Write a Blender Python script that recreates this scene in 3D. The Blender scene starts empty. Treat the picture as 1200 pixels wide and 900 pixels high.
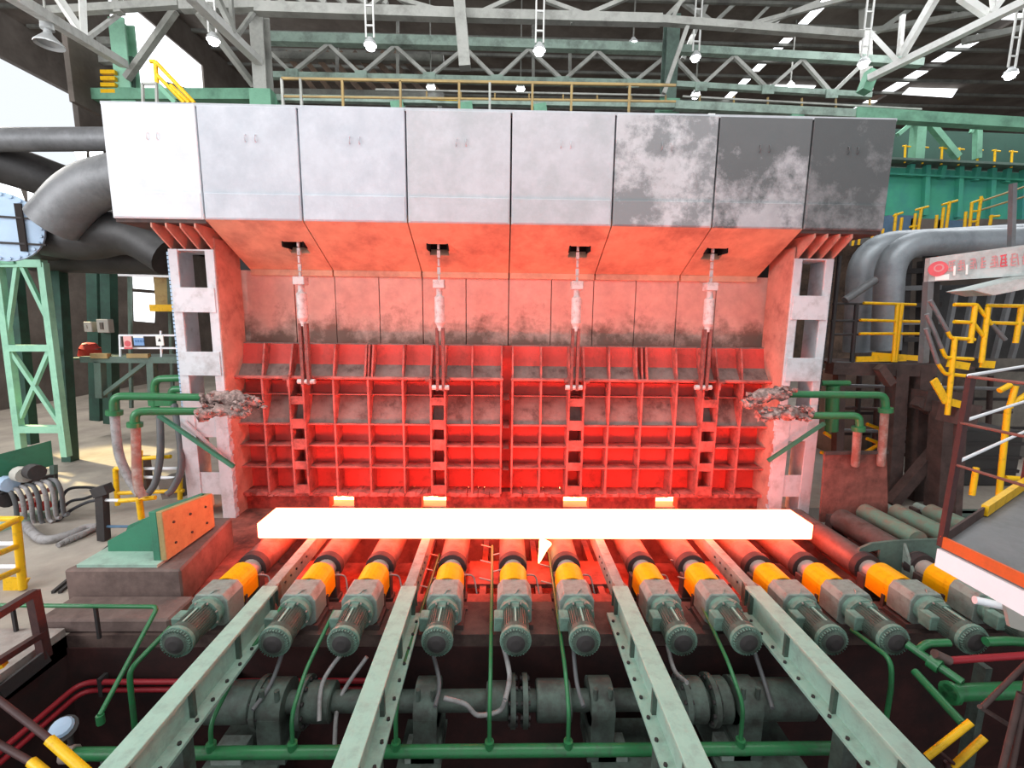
import bpy, math, random
from mathutils import Vector, Matrix
random.seed(7)
SC = bpy.context.scene
COL = SC.collection
V = Vector
PI = math.pi

# ------------------------------------------------------------------ camera
FPX = 520.0
CAM = V((0.0, 0.0, 4.2))
ROT = (Matrix.Rotation(math.radians(-1.2), 3, 'Z') @ Matrix.Rotation(math.radians(90 - 8.3), 3, 'X')
       @ Matrix.Rotation(math.radians(0.7), 3, 'Z'))
cd = bpy.data.cameras.new('camera')
cd.sensor_width = 36.0
cd.lens = FPX / 1200 * 36.0
cd.clip_end = 300
co = bpy.data.objects.new('camera', cd)
COL.objects.link(co)
co.matrix_world = Matrix.Translation(CAM) @ ROT.to_4x4()
SC.camera = co

# ------------------------------------------------------------------ light
SC.view_settings.view_transform = 'Standard'
SC.view_settings.look = 'None'
SC.view_settings.gamma = 1.0
SC.view_settings.use_curve_mapping = False
SC.view_settings.exposure = 0.0

w = bpy.data.worlds.new('daylight')
SC.world = w
w.use_nodes = True
bg = w.node_tree.nodes['Background']
bg.inputs[0].default_value = (0.90, 0.95, 1.0, 1)
bg.inputs[1].default_value = 1.05


def area(name, loc, aim, sx, sy, power, col):
    l = bpy.data.lights.new(name, 'AREA')
    l.shape = 'RECTANGLE'
    l.size, l.size_y, l.energy, l.color = sx, sy, power, col
    o = bpy.data.objects.new(name, l)
    COL.objects.link(o)
    o.location = loc
    o.rotation_euler = (V(aim) - V(loc)).to_track_quat('-Z', 'Y').to_euler()
    return o


area('overhead_fill', (0, 3, 17.0), (0, 4, 0), 26, 7, 2300, (0.95, 1.0, 0.97))  # added overhead fill; the ceiling above it has no opening
area('left_opening_daylight', (-21, -3, 9.0), (-5, 9.7, 5), 12, 8, 3000, (0.96, 0.98, 1.0))
area('left_window_daylight', (-24.2, 19, 14.5), (-12, 16, 0), 9, 3.2, 1800, (1.0, 0.97, 0.9))
area('far_roof_fill', (3, 24, 17.6), (3, 24, 0), 30, 3, 1500, (0.95, 0.97, 1.0))  # added area lamp below the far ceiling, brightens the far bay
area('right_bay_fill', (22, 20, 17.4), (20, 20, 0), 8, 18, 2200, (0.95, 0.97, 1.0))  # added lamp under the right roof, brightens the right side


sp = bpy.data.lights.new('window_sunbeam', 'SPOT')
sp.energy, sp.color, sp.spot_size, sp.spot_blend, sp.shadow_soft_size = 34000, (1.0, 0.82, 0.42), math.radians(15), 0.6, 0.3
spo = bpy.data.objects.new('window_sunbeam', sp)
COL.objects.link(spo)
spo.location = (-24.5, 20, 14.0)
spo.rotation_euler = (V((-12.9, 14.1, -0.6)) - V(spo.location)).to_track_quat('-Z', 'Y').to_euler()


area('front_bay_fill', (0, 6, 16.6), (0, 22, 13.0), 28, 3, 1300, (0.96, 0.98, 1.0))  # added unseen fill, aimed at the front faces of the roof steel


def lin(r, g, b):
    f = lambda c: (c / 255) / 12.92 if c <= 10 else (((c / 255) + 0.055) / 1.055) ** 2.4
    return (f(r), f(g), f(b), 1.0)


# ------------------------------------------------------------------ materials
MATS = {}


def mat(name, rgb, rough=0.6, metal=0.0, var=0.18, scale=2.5, dirt=None, amt=0.35, dscale=1.2, sharp=0.12,
        bump=0.15, bscale=25, stretch=(1, 1, 1), spec=0.4, vgrad=0.0, vmid=0.0):
    m = bpy.data.materials.new(name)
    m.use_nodes = True
    n = m.node_tree
    N, L = n.nodes, n.links
    p = N['Principled BSDF']
    p.inputs['Roughness'].default_value = rough
    p.inputs['Metallic'].default_value = metal
    p.inputs['Specular IOR Level'].default_value = spec
    c = lin(*rgb)
    tc = N.new('ShaderNodeTexCoord')
    mp = N.new('ShaderNodeMapping')
    mp.inputs['Scale'].default_value = stretch
    L.new(tc.outputs['Object'], mp.inputs['Vector'])
    t = N.new('ShaderNodeTexNoise')
    t.inputs['Scale'].default_value = scale
    t.inputs['Detail'].default_value = 5
    t.inputs['Roughness'].default_value = 0.65
    L.new(mp.outputs['Vector'], t.inputs['Vector'])
    r = N.new('ShaderNodeValToRGB')
    r.color_ramp.elements[0].position = 0.3
    r.color_ramp.elements[1].position = 0.7
    r.color_ramp.elements[0].color = [x * (1 - var) for x in c[:3]] + [1]
    r.color_ramp.elements[1].color = [min(1, x * (1 + var)) for x in c[:3]] + [1]
    L.new(t.outputs['Fac'], r.inputs['Fac'])
    out = r.outputs['Color']
    if dirt:
        t2 = N.new('ShaderNodeTexNoise')
        t2.inputs['Scale'].default_value = dscale
        t2.inputs['Detail'].default_value = 8
        t2.inputs['Roughness'].default_value = 0.7
        L.new(mp.outputs['Vector'], t2.inputs['Vector'])
        r2 = N.new('ShaderNodeValToRGB')
        lo = 0.5 - (amt - 0.5) * 0.45
        r2.color_ramp.elements[0].position = max(0, lo - sharp)
        r2.color_ramp.elements[1].position = min(1, lo + sharp)
        r2.color_ramp.elements[0].color = (0, 0, 0, 1)
        r2.color_ramp.elements[1].color = (0.9, 0.9, 0.9, 1)
        if vgrad:
            sx = N.new('ShaderNodeSeparateXYZ')
            L.new(tc.outputs['Object'], sx.inputs[0])
            ma = N.new('ShaderNodeMath')
            ma.operation = 'MULTIPLY_ADD'
            ma.inputs[1].default_value = vgrad
            ma.inputs[2].default_value = -vgrad * vmid
            L.new(sx.outputs['Z'], ma.inputs[0])
            mb = N.new('ShaderNodeMath')
            L.new(ma.outputs[0], mb.inputs[0])
            L.new(t2.outputs['Fac'], mb.inputs[1])
            L.new(mb.outputs[0], r2.inputs['Fac'])
        else:
            L.new(t2.outputs['Fac'], r2.inputs['Fac'])
        mx = N.new('ShaderNodeMix')
        mx.data_type = 'RGBA'
        L.new(r2.outputs['Color'], mx.inputs['Factor'])
        L.new(out, mx.inputs[6])
        mx.inputs[7].default_value = lin(*dirt)
        out = mx.outputs[2]
    L.new(out, p.inputs['Base Color'])
    if bump:
        t3 = N.new('ShaderNodeTexNoise')
        t3.inputs['Scale'].default_value = bscale
        t3.inputs['Detail'].default_value = 3
        L.new(mp.outputs['Vector'], t3.inputs['Vector'])
        b = N.new('ShaderNodeBump')
        b.inputs['Strength'].default_value = bump
        b.inputs['Distance'].default_value = 0.02
        L.new(t3.outputs['Fac'], b.inputs['Height'])
        L.new(b.outputs['Normal'], p.inputs['Normal'])
    MATS[name] = m
    return m


def emit(name, rgb, strength, var=0.0):
    m = bpy.data.materials.new(name)
    m.use_nodes = True
    N, L = m.node_tree.nodes, m.node_tree.links
    p = N['Principled BSDF']
    p.inputs['Base Color'].default_value = (0.05, 0.04, 0.04, 1)
    p.inputs['Roughness'].default_value = 0.9
    p.inputs['Emission Color'].default_value = (*rgb, 1)
    p.inputs['Emission Strength'].default_value = strength
    if var:
        tc = N.new('ShaderNodeTexCoord')
        t = N.new('ShaderNodeTexNoise')
        t.inputs['Scale'].default_value = 3
        L.new(tc.outputs['Object'], t.inputs['Vector'])
        mr = N.new('ShaderNodeMapRange')
        mr.inputs[3].default_value = strength * (1 - var)
        mr.inputs[4].default_value = strength * (1 + var)
        L.new(t.outputs['Fac'], mr.inputs[0])
        L.new(mr.outputs[0], p.inputs['Emission Strength'])
    MATS[name] = m
    return m


HOT = (1.0, 0.088, 0.04)
emit('hot_steel', HOT, 28.0, 0.06)
emit('hot_furnace', (1.0, 0.24, 0.09), 16.0, 0.1)
emit('flame', (1.0, 0.5, 0.17), 9.0)
emit('lamp_glow', (0.93, 0.97, 1.0), 14.0)
emit('daylight_pane', (0.93, 0.97, 1.0), 2.6)

mat('concrete_palest', (214, 214, 218), 0.85, var=0.08, dirt=(196, 199, 205), amt=0.4, dscale=1.1)
mat('concrete_pale', (190, 192, 199), 0.85, var=0.08, dirt=(172, 175, 183), amt=0.4, dscale=1.0)
mat('concrete_mid', (184, 183, 188), 0.85, var=0.1, dirt=(164, 166, 169), amt=0.36, dscale=0.9)
mat('concrete_worn', (186, 184, 187), 0.85, var=0.12, dirt=(122, 124, 126), amt=0.56, dscale=1.1, sharp=0.06)
mat('concrete_dark', (168, 165, 168), 0.85, var=0.14, dirt=(84, 87, 88), amt=0.72, dscale=0.9, sharp=0.07, vgrad=0.12, vmid=1.1)
mat('concrete_sooty', (140, 138, 140), 0.85, var=0.15, dirt=(74, 77, 78), amt=0.72, dscale=0.9, sharp=0.1, vgrad=0.1, vmid=0.9)
mat('soffit_refractory', (206, 160, 134), 0.9, var=0.12, dirt=(150, 105, 92), amt=0.3, dscale=0.8)
mat('gusset_red', (198, 140, 124), 0.8, var=0.12, dirt=(150, 96, 86), amt=0.3, dscale=2)
mat('wall_refractory', (204, 160, 148), 0.9, var=0.15, dirt=(112, 84, 74), amt=0.36, dscale=1.3, sharp=0.1, vgrad=-0.3, vmid=1.55)
mat('soot_band', (92, 84, 78), 0.95, var=0.25, dirt=(58, 48, 46), amt=0.5, dscale=2)
mat('joint_dark', (40, 34, 32), 0.95, bump=0)
mat('door_red', (206, 78, 70), 0.75, var=0.15, dirt=(140, 58, 50), amt=0.25, dscale=2.5)
mat('door_rib', (186, 96, 88), 0.7, var=0.2, dirt=(98, 52, 46), amt=0.35, dscale=3)
mat('door_dust', (142, 118, 112), 0.95, var=0.25, dirt=(84, 62, 58), amt=0.45, dscale=2.5)
mat('sill_red', (170, 70, 60), 0.9, var=0.3, dirt=(70, 34, 30), amt=0.4, dscale=3)
mat('column_paint', (205, 202, 206), 0.6, var=0.07, dirt=(160, 150, 150), amt=0.25, dscale=2)
mat('rod_steel', (206, 194, 192), 0.5, 0.0, var=0.12, dirt=(140, 112, 106), amt=0.25, dscale=9)
mat('rod_rust', (140, 84, 78), 0.75, var=0.2, dirt=(84, 52, 48), amt=0.4, dscale=6)
mat('beam_green', (154, 184, 169), 0.5, var=0.07, scale=4, dirt=(134, 150, 140), amt=0.3, dscale=5)
mat('motor_green', (80, 94, 84), 0.5, var=0.12, scale=6, dirt=(64, 68, 62), amt=0.4, dscale=7)
mat('motor_green_pale', (116, 146, 132), 0.5, var=0.12, scale=6, dirt=(90, 104, 96), amt=0.35, dscale=7)
mat('gearbox_green', (142, 154, 146), 0.55, var=0.12, scale=5, dirt=(104, 102, 96), amt=0.4, dscale=5)
mat('machine_green', (64, 132, 104), 0.5, var=0.12, dirt=(60, 96, 80), amt=0.3)
mat('pit_green', (84, 98, 90), 0.6, var=0.2, dirt=(62, 62, 58), amt=0.5, dscale=4)
mat('pipe_green', (46, 116, 70), 0.35, var=0.12, scale=8, dirt=(56, 90, 64), amt=0.35, dscale=8)
mat('structure_green', (116, 168, 140), 0.6, var=0.1, dirt=(84, 124, 104), amt=0.3)
mat('structure_dull', (92, 112, 102), 0.7, var=0.15, dirt=(66, 74, 70), amt=0.35)
mat('girder_green', (150, 170, 158), 0.65, var=0.12, dirt=(98, 108, 100), amt=0.35)
mat('lattice_green', (150, 202, 174), 0.55, var=0.08, dirt=(120, 168, 144), amt=0.25)
mat('roller_green', (112, 146, 128), 0.5, 0.1, var=0.1, scale=2, dirt=(140, 104, 92), amt=0.45, dscale=2.5)
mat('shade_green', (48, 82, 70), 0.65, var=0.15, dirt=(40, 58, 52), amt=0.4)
mat('teal_dark', (40, 74, 62), 0.7, var=0.2, scale=0.6)
mat('shade_black', (12, 10, 10), 1.0, bump=0)
mat('teal_girder', (64, 152, 124), 0.55, var=0.14, scale=0.6, dirt=(60, 128, 128), amt=0.4, dscale=0.5)
mat('guard_yellow', (252, 176, 0), 0.45, var=0.06, dirt=(206, 132, 10), amt=0.2, dscale=6)
mat('rail_yellow', (236, 184, 14), 0.45, var=0.06, dirt=(180, 136, 24), amt=0.2, dscale=8)
mat('rail_ochre', (158, 132, 84), 0.6, var=0.1, dirt=(110, 98, 74), amt=0.3)
mat('roller_steel', (110, 94, 90), 0.55, 0.3, var=0.2, dirt=(92, 66, 60), amt=0.4, dscale=4)
mat('roller_ring', (62, 50, 50), 0.7, var=0.2)
mat('neck_steel', (178, 160, 152), 0.45, 0.2, var=0.15)
mat('dark_steel', (58, 54, 54), 0.7, var=0.25, dirt=(44, 38, 38), amt=0.4)
mat('rust_steel', (140, 84, 74), 0.8, var=0.2, dirt=(92, 54, 48), amt=0.4, dscale=3)
mat('brown_steel', (84, 66, 62), 0.75, var=0.2, dirt=(60, 48, 46), amt=0.4, dscale=3)
mat('maroon_rail', (70, 42, 40), 0.6, var=0.2, dirt=(58, 34, 36), amt=0.4, dscale=6)
mat('red_pipe', (150, 34, 44), 0.5, var=0.15)
mat('orange_paint', (214, 92, 40), 0.55, var=0.1, dirt=(170, 82, 48), amt=0.25, dscale=5)
mat('orange_board', (164, 142, 96), 0.75, var=0.12, dirt=(140, 112, 76), amt=0.3, dscale=4)
mat('white_paint', (236, 236, 240), 0.5, var=0.04)
mat('truss_white', (226, 226, 222), 0.6, var=0.06, dirt=(176, 174, 168), amt=0.25)
mat('truss_grey', (168, 168, 162), 0.65, var=0.1, dirt=(120, 120, 114), amt=0.3)
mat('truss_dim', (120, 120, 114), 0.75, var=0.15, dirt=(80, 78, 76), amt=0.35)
mat('duct_grey', (122, 122, 124), 0.5, 0.25, var=0.12, dirt=(92, 92, 94), amt=0.35)
mat('duct_bright', (150, 156, 162), 0.45, 0.3, var=0.1, dirt=(118, 124, 130), amt=0.35)
mat('duct_dark', (64, 62, 62), 0.5, 0.2, var=0.2, dirt=(50, 48, 48), amt=0.35)
mat('flange_pale', (168, 190, 214), 0.5, var=0.06)
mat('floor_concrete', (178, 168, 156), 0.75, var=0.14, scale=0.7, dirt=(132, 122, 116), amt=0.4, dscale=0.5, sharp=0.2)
mat('plinth_concrete', (124, 104, 98), 0.9, var=0.2, scale=2, dirt=(88, 72, 68), amt=0.45, dscale=1.5)
mat('plinth_light', (168, 158, 152), 0.85, var=0.12, scale=2, dirt=(128, 114, 108), amt=0.4, dscale=2)
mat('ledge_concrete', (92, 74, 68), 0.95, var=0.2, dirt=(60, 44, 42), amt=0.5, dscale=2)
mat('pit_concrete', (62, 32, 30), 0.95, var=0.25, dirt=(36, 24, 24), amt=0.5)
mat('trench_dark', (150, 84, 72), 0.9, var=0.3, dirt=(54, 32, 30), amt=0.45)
mat('hall_dark', (112, 104, 98), 0.95, var=0.2, scale=0.6, dirt=(84, 76, 70), amt=0.4, dscale=0.4)
mat('hall_brown', (120, 98, 84), 0.95, var=0.25, scale=0.6, dirt=(58, 52, 48), amt=0.45, dscale=0.5)
mat('hall_pale', (130, 124, 116), 0.9, var=0.15, dirt=(96, 92, 88), amt=0.4, dscale=0.8)
mat('hall_blue', (84, 112, 138), 0.8, var=0.15)
mat('panel_grey', (186, 194, 192), 0.5, var=0.07, dirt=(128, 134, 132), amt=0.3, dscale=1.5)
mat('sign_red', (208, 88, 96), 0.6, var=0.1, bump=0)
mat('sign_red_faint', (200, 142, 142), 0.6, var=0.1, bump=0)
mat('sign_white', (238, 238, 234), 0.6, var=0.03, bump=0)
mat('sign_blue', (120, 158, 206), 0.6, var=0.05, bump=0)
mat('sign_pink', (232, 176, 172), 0.6, var=0.05, bump=0)
mat('hose_grey', (150, 146, 146), 0.6, var=0.12, dirt=(108, 100, 98), amt=0.3, dscale=8)
mat('hose_rust', (150, 100, 88), 0.65, var=0.15, dirt=(176, 160, 152), amt=0.4, dscale=4)
mat('hose_dark', (96, 96, 98), 0.6, var=0.15)
mat('cable_black', (46, 46, 50), 0.6, var=0.1, bump=0)
mat('clinker', (176, 150, 144), 0.95, var=0.35, scale=9, dirt=(96, 78, 74), amt=0.5, dscale=10, bump=0.9, bscale=14)
mat('blue_paint', (78, 120, 170), 0.5, var=0.1)
mat('red_valve', (190, 52, 44), 0.5, var=0.1)
mat('cabinet_grey', (176, 172, 164), 0.6, var=0.06)
mat('lamp_shell', (206, 208, 208), 0.4, 0.2, var=0.05)

# ------------------------------------------------------------------ picture ray -> real point


def _ray(px, py):
    return ROT @ V(((px - 600) / FPX, -(py - 450) / FPX, -1.0))


def at(px, py, y):
    d = _ray(px, py)
    return CAM + d * ((y - CAM.y) / d.y)


def atz(px, py, z):
    d = _ray(px, py)
    return CAM + d * ((z - CAM.z) / d.z)


def atx(px, py, x):
    d = _ray(px, py)
    return CAM + d * ((x - CAM.x) / d.x)


# ------------------------------------------------------------------ mesh builder
class MB:
    def __init__(self):
        self.v, self.f, self.s = [], [], []

    def add(self, vs, fs, smooth=False):
        o = len(self.v)
        self.v += [V(p) for p in vs]
        for q in fs:
            self.f.append([i + o for i in q])
            self.s.append(smooth)
        return self

    def bx(self, x0, x1, y0, y1, z0, z1):
        vs = [(x, y, z) for x in (x0, x1) for y in (y0, y1) for z in (z0, z1)]
        return self.add(vs, [(0, 1, 3, 2), (4, 6, 7, 5), (0, 4, 5, 1), (2, 3, 7, 6), (0, 2, 6, 4), (1, 5, 7, 3)])

    def bar(self, p, q, wd, h, up=(0, 0, 1)):
        p, q = V(p), V(q)
        d = (q - p).normalized()
        u = V(up)
        if abs(d.dot(u)) > 0.98:
            u = V((0, 1, 0))
        s = d.cross(u).normalized() * (wd / 2)
        u = s.cross(d).normalized() * (h / 2)
        vs = [a + i * s + j * u for a in (p, q) for i in (-1, 1) for j in (-1, 1)]
        return self.add(vs, [(0, 1, 3, 2), (4, 6, 7, 5), (0, 4, 5, 1), (2, 3, 7, 6), (0, 2, 6, 4), (1, 5, 7, 3)])

    def lathe(self, p, axis, prof, n=16):
        """prof: list of (t, r); every segment has its own rings so that edges stay crisp"""
        p, d = V(p), V(axis).normalized()
        u = d.orthogonal().normalized()
        if abs(d.z) < 0.9:
            u = d.cross(V((0, 0, 1))).normalized()
        k = d.cross(u)
        cs = [(math.cos(2 * PI * i / n), math.sin(2 * PI * i / n)) for i in range(n)]
        for (t0, r0), (t1, r1) in zip(prof, prof[1:]):
            a = [p + d * t0 + (u * c + k * s) * r0 for c, s in cs]
            b = [p + d * t1 + (u * c + k * s) * r1 for c, s in cs]
            flat = abs(t1 - t0) < 1e-6
            if r0 < 1e-6:
                self.add(b + [p + d * t0], [(n, i, (i + 1) % n) for i in range(n)], not flat)
            elif r1 < 1e-6:
                self.add(a + [p + d * t1], [(i, n, (i + 1) % n) for i in range(n)], not flat)
            else:
                self.add(a + b, [(i, (i + 1) % n, n + (i + 1) % n, n + i) for i in range(n)], not flat)
        return self

    def cyl(self, p, q, r, r2=None, n=14):
        p, q = V(p), V(q)
        L = (q - p).length
        r2 = r if r2 is None else r2
        return self.lathe(p, q - p, [(0, 0), (0, r), (L, r2), (L, 0)], n)

    def gear(self, p, axis, L, r0, r1, n=28):
        p, d = V(p), V(axis).normalized()
        u = d.cross(V((0, 0, 1))).normalized()
        k = d.cross(u)
        ring = []
        for i in range(n):
            for j, r in ((0, r0), (0.45, r0), (0.5, r1), (0.95, r1)):
                a = 2 * PI * (i + j) / n
                ring.append((u * math.cos(a) + k * math.sin(a)) * r)
        m = len(ring)
        self.add([p + q for q in ring] + [p + d * L + q for q in ring],
                 [(i, (i + 1) % m, m + (i + 1) % m, m + i) for i in range(m)])
        return self

    def tube(self, pts, r, n=8, caps=True):
        pts = [V(q) for q in pts]
        N = len(pts)
        T = []
        for i in range(N):
            a = pts[max(0, i - 1)]
            b = pts[min(N - 1, i + 1)]
            T.append((b - a).normalized())
        u = T[0].orthogonal().normalized()
        vs = []
        for i in range(N):
            u = (u - T[i] * u.dot(T[i])).normalized()
            k = T[i].cross(u)
            rr = r[i] if isinstance(r, (list, tuple)) else r
            vs += [pts[i] + (u * math.cos(2 * PI * j / n) + k * math.sin(2 * PI * j / n)) * rr for j in range(n)]
        fs = [(i * n + j, i * n + (j + 1) % n, (i + 1) * n + (j + 1) % n, (i + 1) * n + j)
              for i in range(N - 1) for j in range(n)]
        self.add(vs, fs, True)
        if caps:
            self.add(vs[:n], [tuple(range(n))[::-1]])
            self.add(vs[-n:], [tuple(range(n))])
        return self

    def prism(self, poly, vec):
        poly = [V(q) for q in poly]
        vec = V(vec)
        n = len(poly)
        return self.add(poly + [q + vec for q in poly],
                        [tuple(range(n)), tuple(range(2 * n - 1, n - 1, -1))]
                        + [(i, n + i, n + (i + 1) % n, (i + 1) % n) for i in range(n)])

    def build(self, name, material, parent=None, bevel=0.0):
        base = wloc(parent) if parent else V((0, 0, 0))
        me = bpy.data.meshes.new(name)
        me.from_pydata([tuple(q - base) for q in self.v], [], self.f)
        me.polygons.foreach_set('use_smooth', self.s)
        mats = material if isinstance(material, list) else [material]
        for q in mats:
            me.materials.append(MATS[q])
        me.update()
        fixnormals(me)
        o = bpy.data.objects.new(name, me)
        COL.objects.link(o)
        if parent:
            o.parent = parent
        if bevel:
            b = o.modifiers.new('bevel', 'BEVEL')
            b.width, b.segments, b.limit_method, b.angle_limit = bevel, 1, 'ANGLE', 0.7
        return o


def fixnormals(me):
    import bmesh
    b = bmesh.new()
    b.from_mesh(me)
    bmesh.ops.recalc_face_normals(b, faces=b.faces)
    b.to_mesh(me)
    b.free()


def wloc(o):
    p = V((0, 0, 0))
    while o:
        p += o.location
        o = o.parent
    return p


def tag(o, label=None, cat=None, group=None, kind=None):
    if label:
        o['label'] = label
    if cat:
        o['category'] = cat
    if group:
        o['group'] = group
    if kind:
        o['kind'] = kind
    return o


def thing(name, label, cat, loc=(0, 0, 0), group=None):
    o = bpy.data.objects.new(name, None)
    o.empty_display_size = 0.2
    COL.objects.link(o)
    o.location = loc
    return tag(o, label, cat, group)


KIDS = {}


def copy_tree(o, loc, label):
    def rec(s, par):
        c = s.copy()
        COL.objects.link(c)
        c.parent = par
        for ch in s.children:
            rec(ch, c)
        return c
    c = rec(o, None)
    c.location = loc
    c['label'] = label
    return c


def struct(name, mb, material):
    o = mb.build(name, material)
    o['kind'] = 'structure'
    return o


def rnd(pts, rad, k=5):
    """round the corners of a polyline"""
    pts = [V(q) for q in pts]
    out = [pts[0]]
    for a, b, c in zip(pts, pts[1:], pts[2:]):
        r = min(rad, (a - b).length * 0.48, (c - b).length * 0.48)
        p, q = b + (a - b).normalized() * r, b + (c - b).normalized() * r
        for i in range(k + 1):
            t = i / k
            out.append(p * (1 - t) ** 2 + b * 2 * t * (1 - t) + q * t * t)
    out.append(pts[-1])
    return out


def smooth(pts, k=6):
    pts = [V(q) for q in pts]
    P = [pts[0]] + pts + [pts[-1]]
    out = []
    for i in range(1, len(P) - 2):
        a, b, c, d = P[i - 1:i + 3]
        for j in range(k):
            t = j / k
            out.append(0.5 * ((2 * b) + (c - a) * t + (2 * a - 5 * b + 4 * c - d) * t * t + (3 * b - a - 3 * c + d) * t ** 3))
    out.append(pts[-1])
    return out


def jag(mb, amt, keep=None):
    for q in mb.v:
        q += V((random.uniform(-amt, amt), random.uniform(-amt, amt), random.uniform(-amt, amt)))
    return mb


ORD = ['first', 'second', 'third', 'fourth', 'fifth', 'sixth', 'seventh', 'eighth', 'ninth', 'tenth', 'eleventh', 'twelfth']

# ================================================================== SETTING
FZ = -0.6            # hall floor
PX0, PX1 = -6.55, 9.2
PY = 6.2            # back edge of the motor pit
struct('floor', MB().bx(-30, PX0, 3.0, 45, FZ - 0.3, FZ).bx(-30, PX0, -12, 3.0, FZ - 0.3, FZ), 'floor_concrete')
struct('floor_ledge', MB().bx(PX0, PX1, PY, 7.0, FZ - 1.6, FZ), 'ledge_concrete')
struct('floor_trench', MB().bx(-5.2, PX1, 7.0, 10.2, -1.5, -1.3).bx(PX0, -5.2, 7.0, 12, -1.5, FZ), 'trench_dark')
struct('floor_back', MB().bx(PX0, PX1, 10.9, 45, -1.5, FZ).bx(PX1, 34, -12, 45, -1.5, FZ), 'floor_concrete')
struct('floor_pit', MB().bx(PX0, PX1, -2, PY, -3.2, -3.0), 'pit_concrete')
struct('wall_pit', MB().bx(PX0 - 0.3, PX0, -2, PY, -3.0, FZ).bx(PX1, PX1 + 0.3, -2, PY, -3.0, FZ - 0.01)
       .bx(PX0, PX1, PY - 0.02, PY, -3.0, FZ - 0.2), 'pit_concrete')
# kerb of the pit on the left, a thin lighter slab edge
tag(MB().bx(PX0 - 1.4, PX0, 4.1, 6.2, FZ, FZ + 0.12).build('pit_kerb', 'plinth_light'),
    'worn pale concrete kerb along the left edge of the motor pit', 'kerb')

# shell of the hall
wl = MB().bx(-25.3, -25, 5, 45, 16.8, 26).bx(-25.3, -25, 28.5, 45, 9, 16.8).bx(-25.3, -25, 5, 45, -0.6, 11.5)
struct('wall_left', wl, 'hall_dark')
wu = MB().bx(-16.6, -16.4, 18.6, 20.7, 12.2, 20).bx(-16.6, -16.4, 26.6, 45, 12.2, 20).bx(-16.6, -16.4, 20.7, 26.6, 17.6, 20)
struct('wall_clerestory', wu, 'hall_dark')
struct('wall_back', MB().bx(-25, 40, 44, 44.3, FZ, 30), 'hall_brown')
struct('wall_right', MB().bx(36, 36.3, -12, 44, FZ, 30), 'hall_dark')
ce = MB()
# ceiling sheets between the skylight strips
xs = [-25, 14.6, 15.1, 24.2, 25.0, 36]
for i in range(0, len(xs), 2):
    ce.bx(xs[i], xs[i + 1], -12, 44, 19.0, 19.15)
struct('ceiling', ce, 'hall_dark')


# roof purlins, one object per purlin is geometry of the ceiling
pr = None
for i in range(13):
    y = 15 + i * 1.55
    m = MB().bx(-24.8, 36, y, y + 0.16, 18.86, 19.0)
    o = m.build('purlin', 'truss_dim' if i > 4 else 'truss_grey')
    o['kind'] = 'structure'
    o.name = 'trim_%d' % (i + 1)

# bright roof lights
rl = thing('roof_light', 'long bright roof light strip running back at upper right behind the hood', 'roof light', (14.85, 24, 19.05))
for k in range(4):
    MB().bx(14.6, 15.1, 21.5 + k * 4, 24.6 + k * 4, 19.0, 19.05).build('pane', 'daylight_pane', rl)
rl = thing('roof_light', 'long bright roof light strip at upper right beyond the white sloping truss chord', 'roof light', (24.6, 24, 19.05))
for k in range(4):
    MB().bx(24.2, 25.0, 21.0 + k * 3.6, 23.6 + k * 3.6, 19.0, 19.05).build('pane', 'daylight_pane', rl)
MB_ = MB().bx(-16.55, -16.5, 20.7, 26.6, 12.2, 17.6)
struct('window_21', MB_, 'daylight_pane')


# ================================================================== FURNACE
HY = 9.7              # face of the hood
HB = at(600, 263, HY).z
HT = at(600, 130, HY).z
SY = 11.3             # foot of the sloping soffit
SZ = at(600, 321, SY).z
seam = [at(p, 190, HY).x for p in (124, 234, 351, 476, 599, 720, 840, 949, 1046)]
hood = thing('furnace_hood', 'long pale concrete furnace hood spanning the top of the glowing red door wall', 'hood', (0, 10.3, HB))
hm = ['concrete_palest', 'concrete_pale', 'concrete_pale', 'concrete_mid', 'concrete_mid', 'concrete_worn', 'concrete_dark', 'concrete_sooty']  # base tone steps darker from left to right; right panels also stained
for i in range(8):
    a, b = seam[i] + 0.018, seam[i + 1] - 0.018
    m = MB().bx(a, b, HY, HY + 0.3, HB, HT + random.uniform(-0.02, 0.02))
    # shallow proud band at the foot of each panel
    m.bx(a + 0.02, b - 0.02, HY - 0.012, HY + 0.01, HB + 0.02, HB + 0.52)
    p = m.build('hood_panel', hm[i], hood, 0.012)
    px = (a + b) / 2 + (0.05 if i < 5 else 0)
    zz = HT - 0.62
    for dx in (-0.1, 0.1):
        q = [V((px + dx, HY + 0.02, zz - 0.07)), V((px + dx, HY - 0.03, zz - 0.06)), V((px + dx, HY - 0.045, zz)),
             V((px + dx, HY - 0.03, zz + 0.06)), V((px + dx, HY + 0.02, zz + 0.07))]
        MB().tube(q, 0.01, 6).build('lifting_lug', hm[i], p)
MB().bx(seam[0] + 0.03, seam[8] - 0.03, HY + 0.25, HY + 2.2, HB + 0.02, HT - 0.02).build('hood_core', 'joint_dark', hood)
MB().bx(seam[0], seam[8], HY + 0.02, HY + 2.3, HT - 0.03, HT + 0.03).build('cap_slab', 'concrete_mid', hood)
for s, (x0, x1) in enumerate(((seam[0], seam[0] + 0.03), (seam[8] - 0.03, seam[8]))):
    MB().bx(x0, x1, HY + 0.3, HY + 2.3, HB, HT).build('end_panel', 'concrete_palest' if s == 0 else 'concrete_sooty', hood)
for x0, x1 in ((seam[0] + 0.03, seam[1]), (seam[7], seam[8] - 0.03)):
    MB().bx(x0, x1, HY + 0.05, HY + 1.2, HB - 0.07, HB).build('bottom_plate', 'brown_steel', hood)
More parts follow.
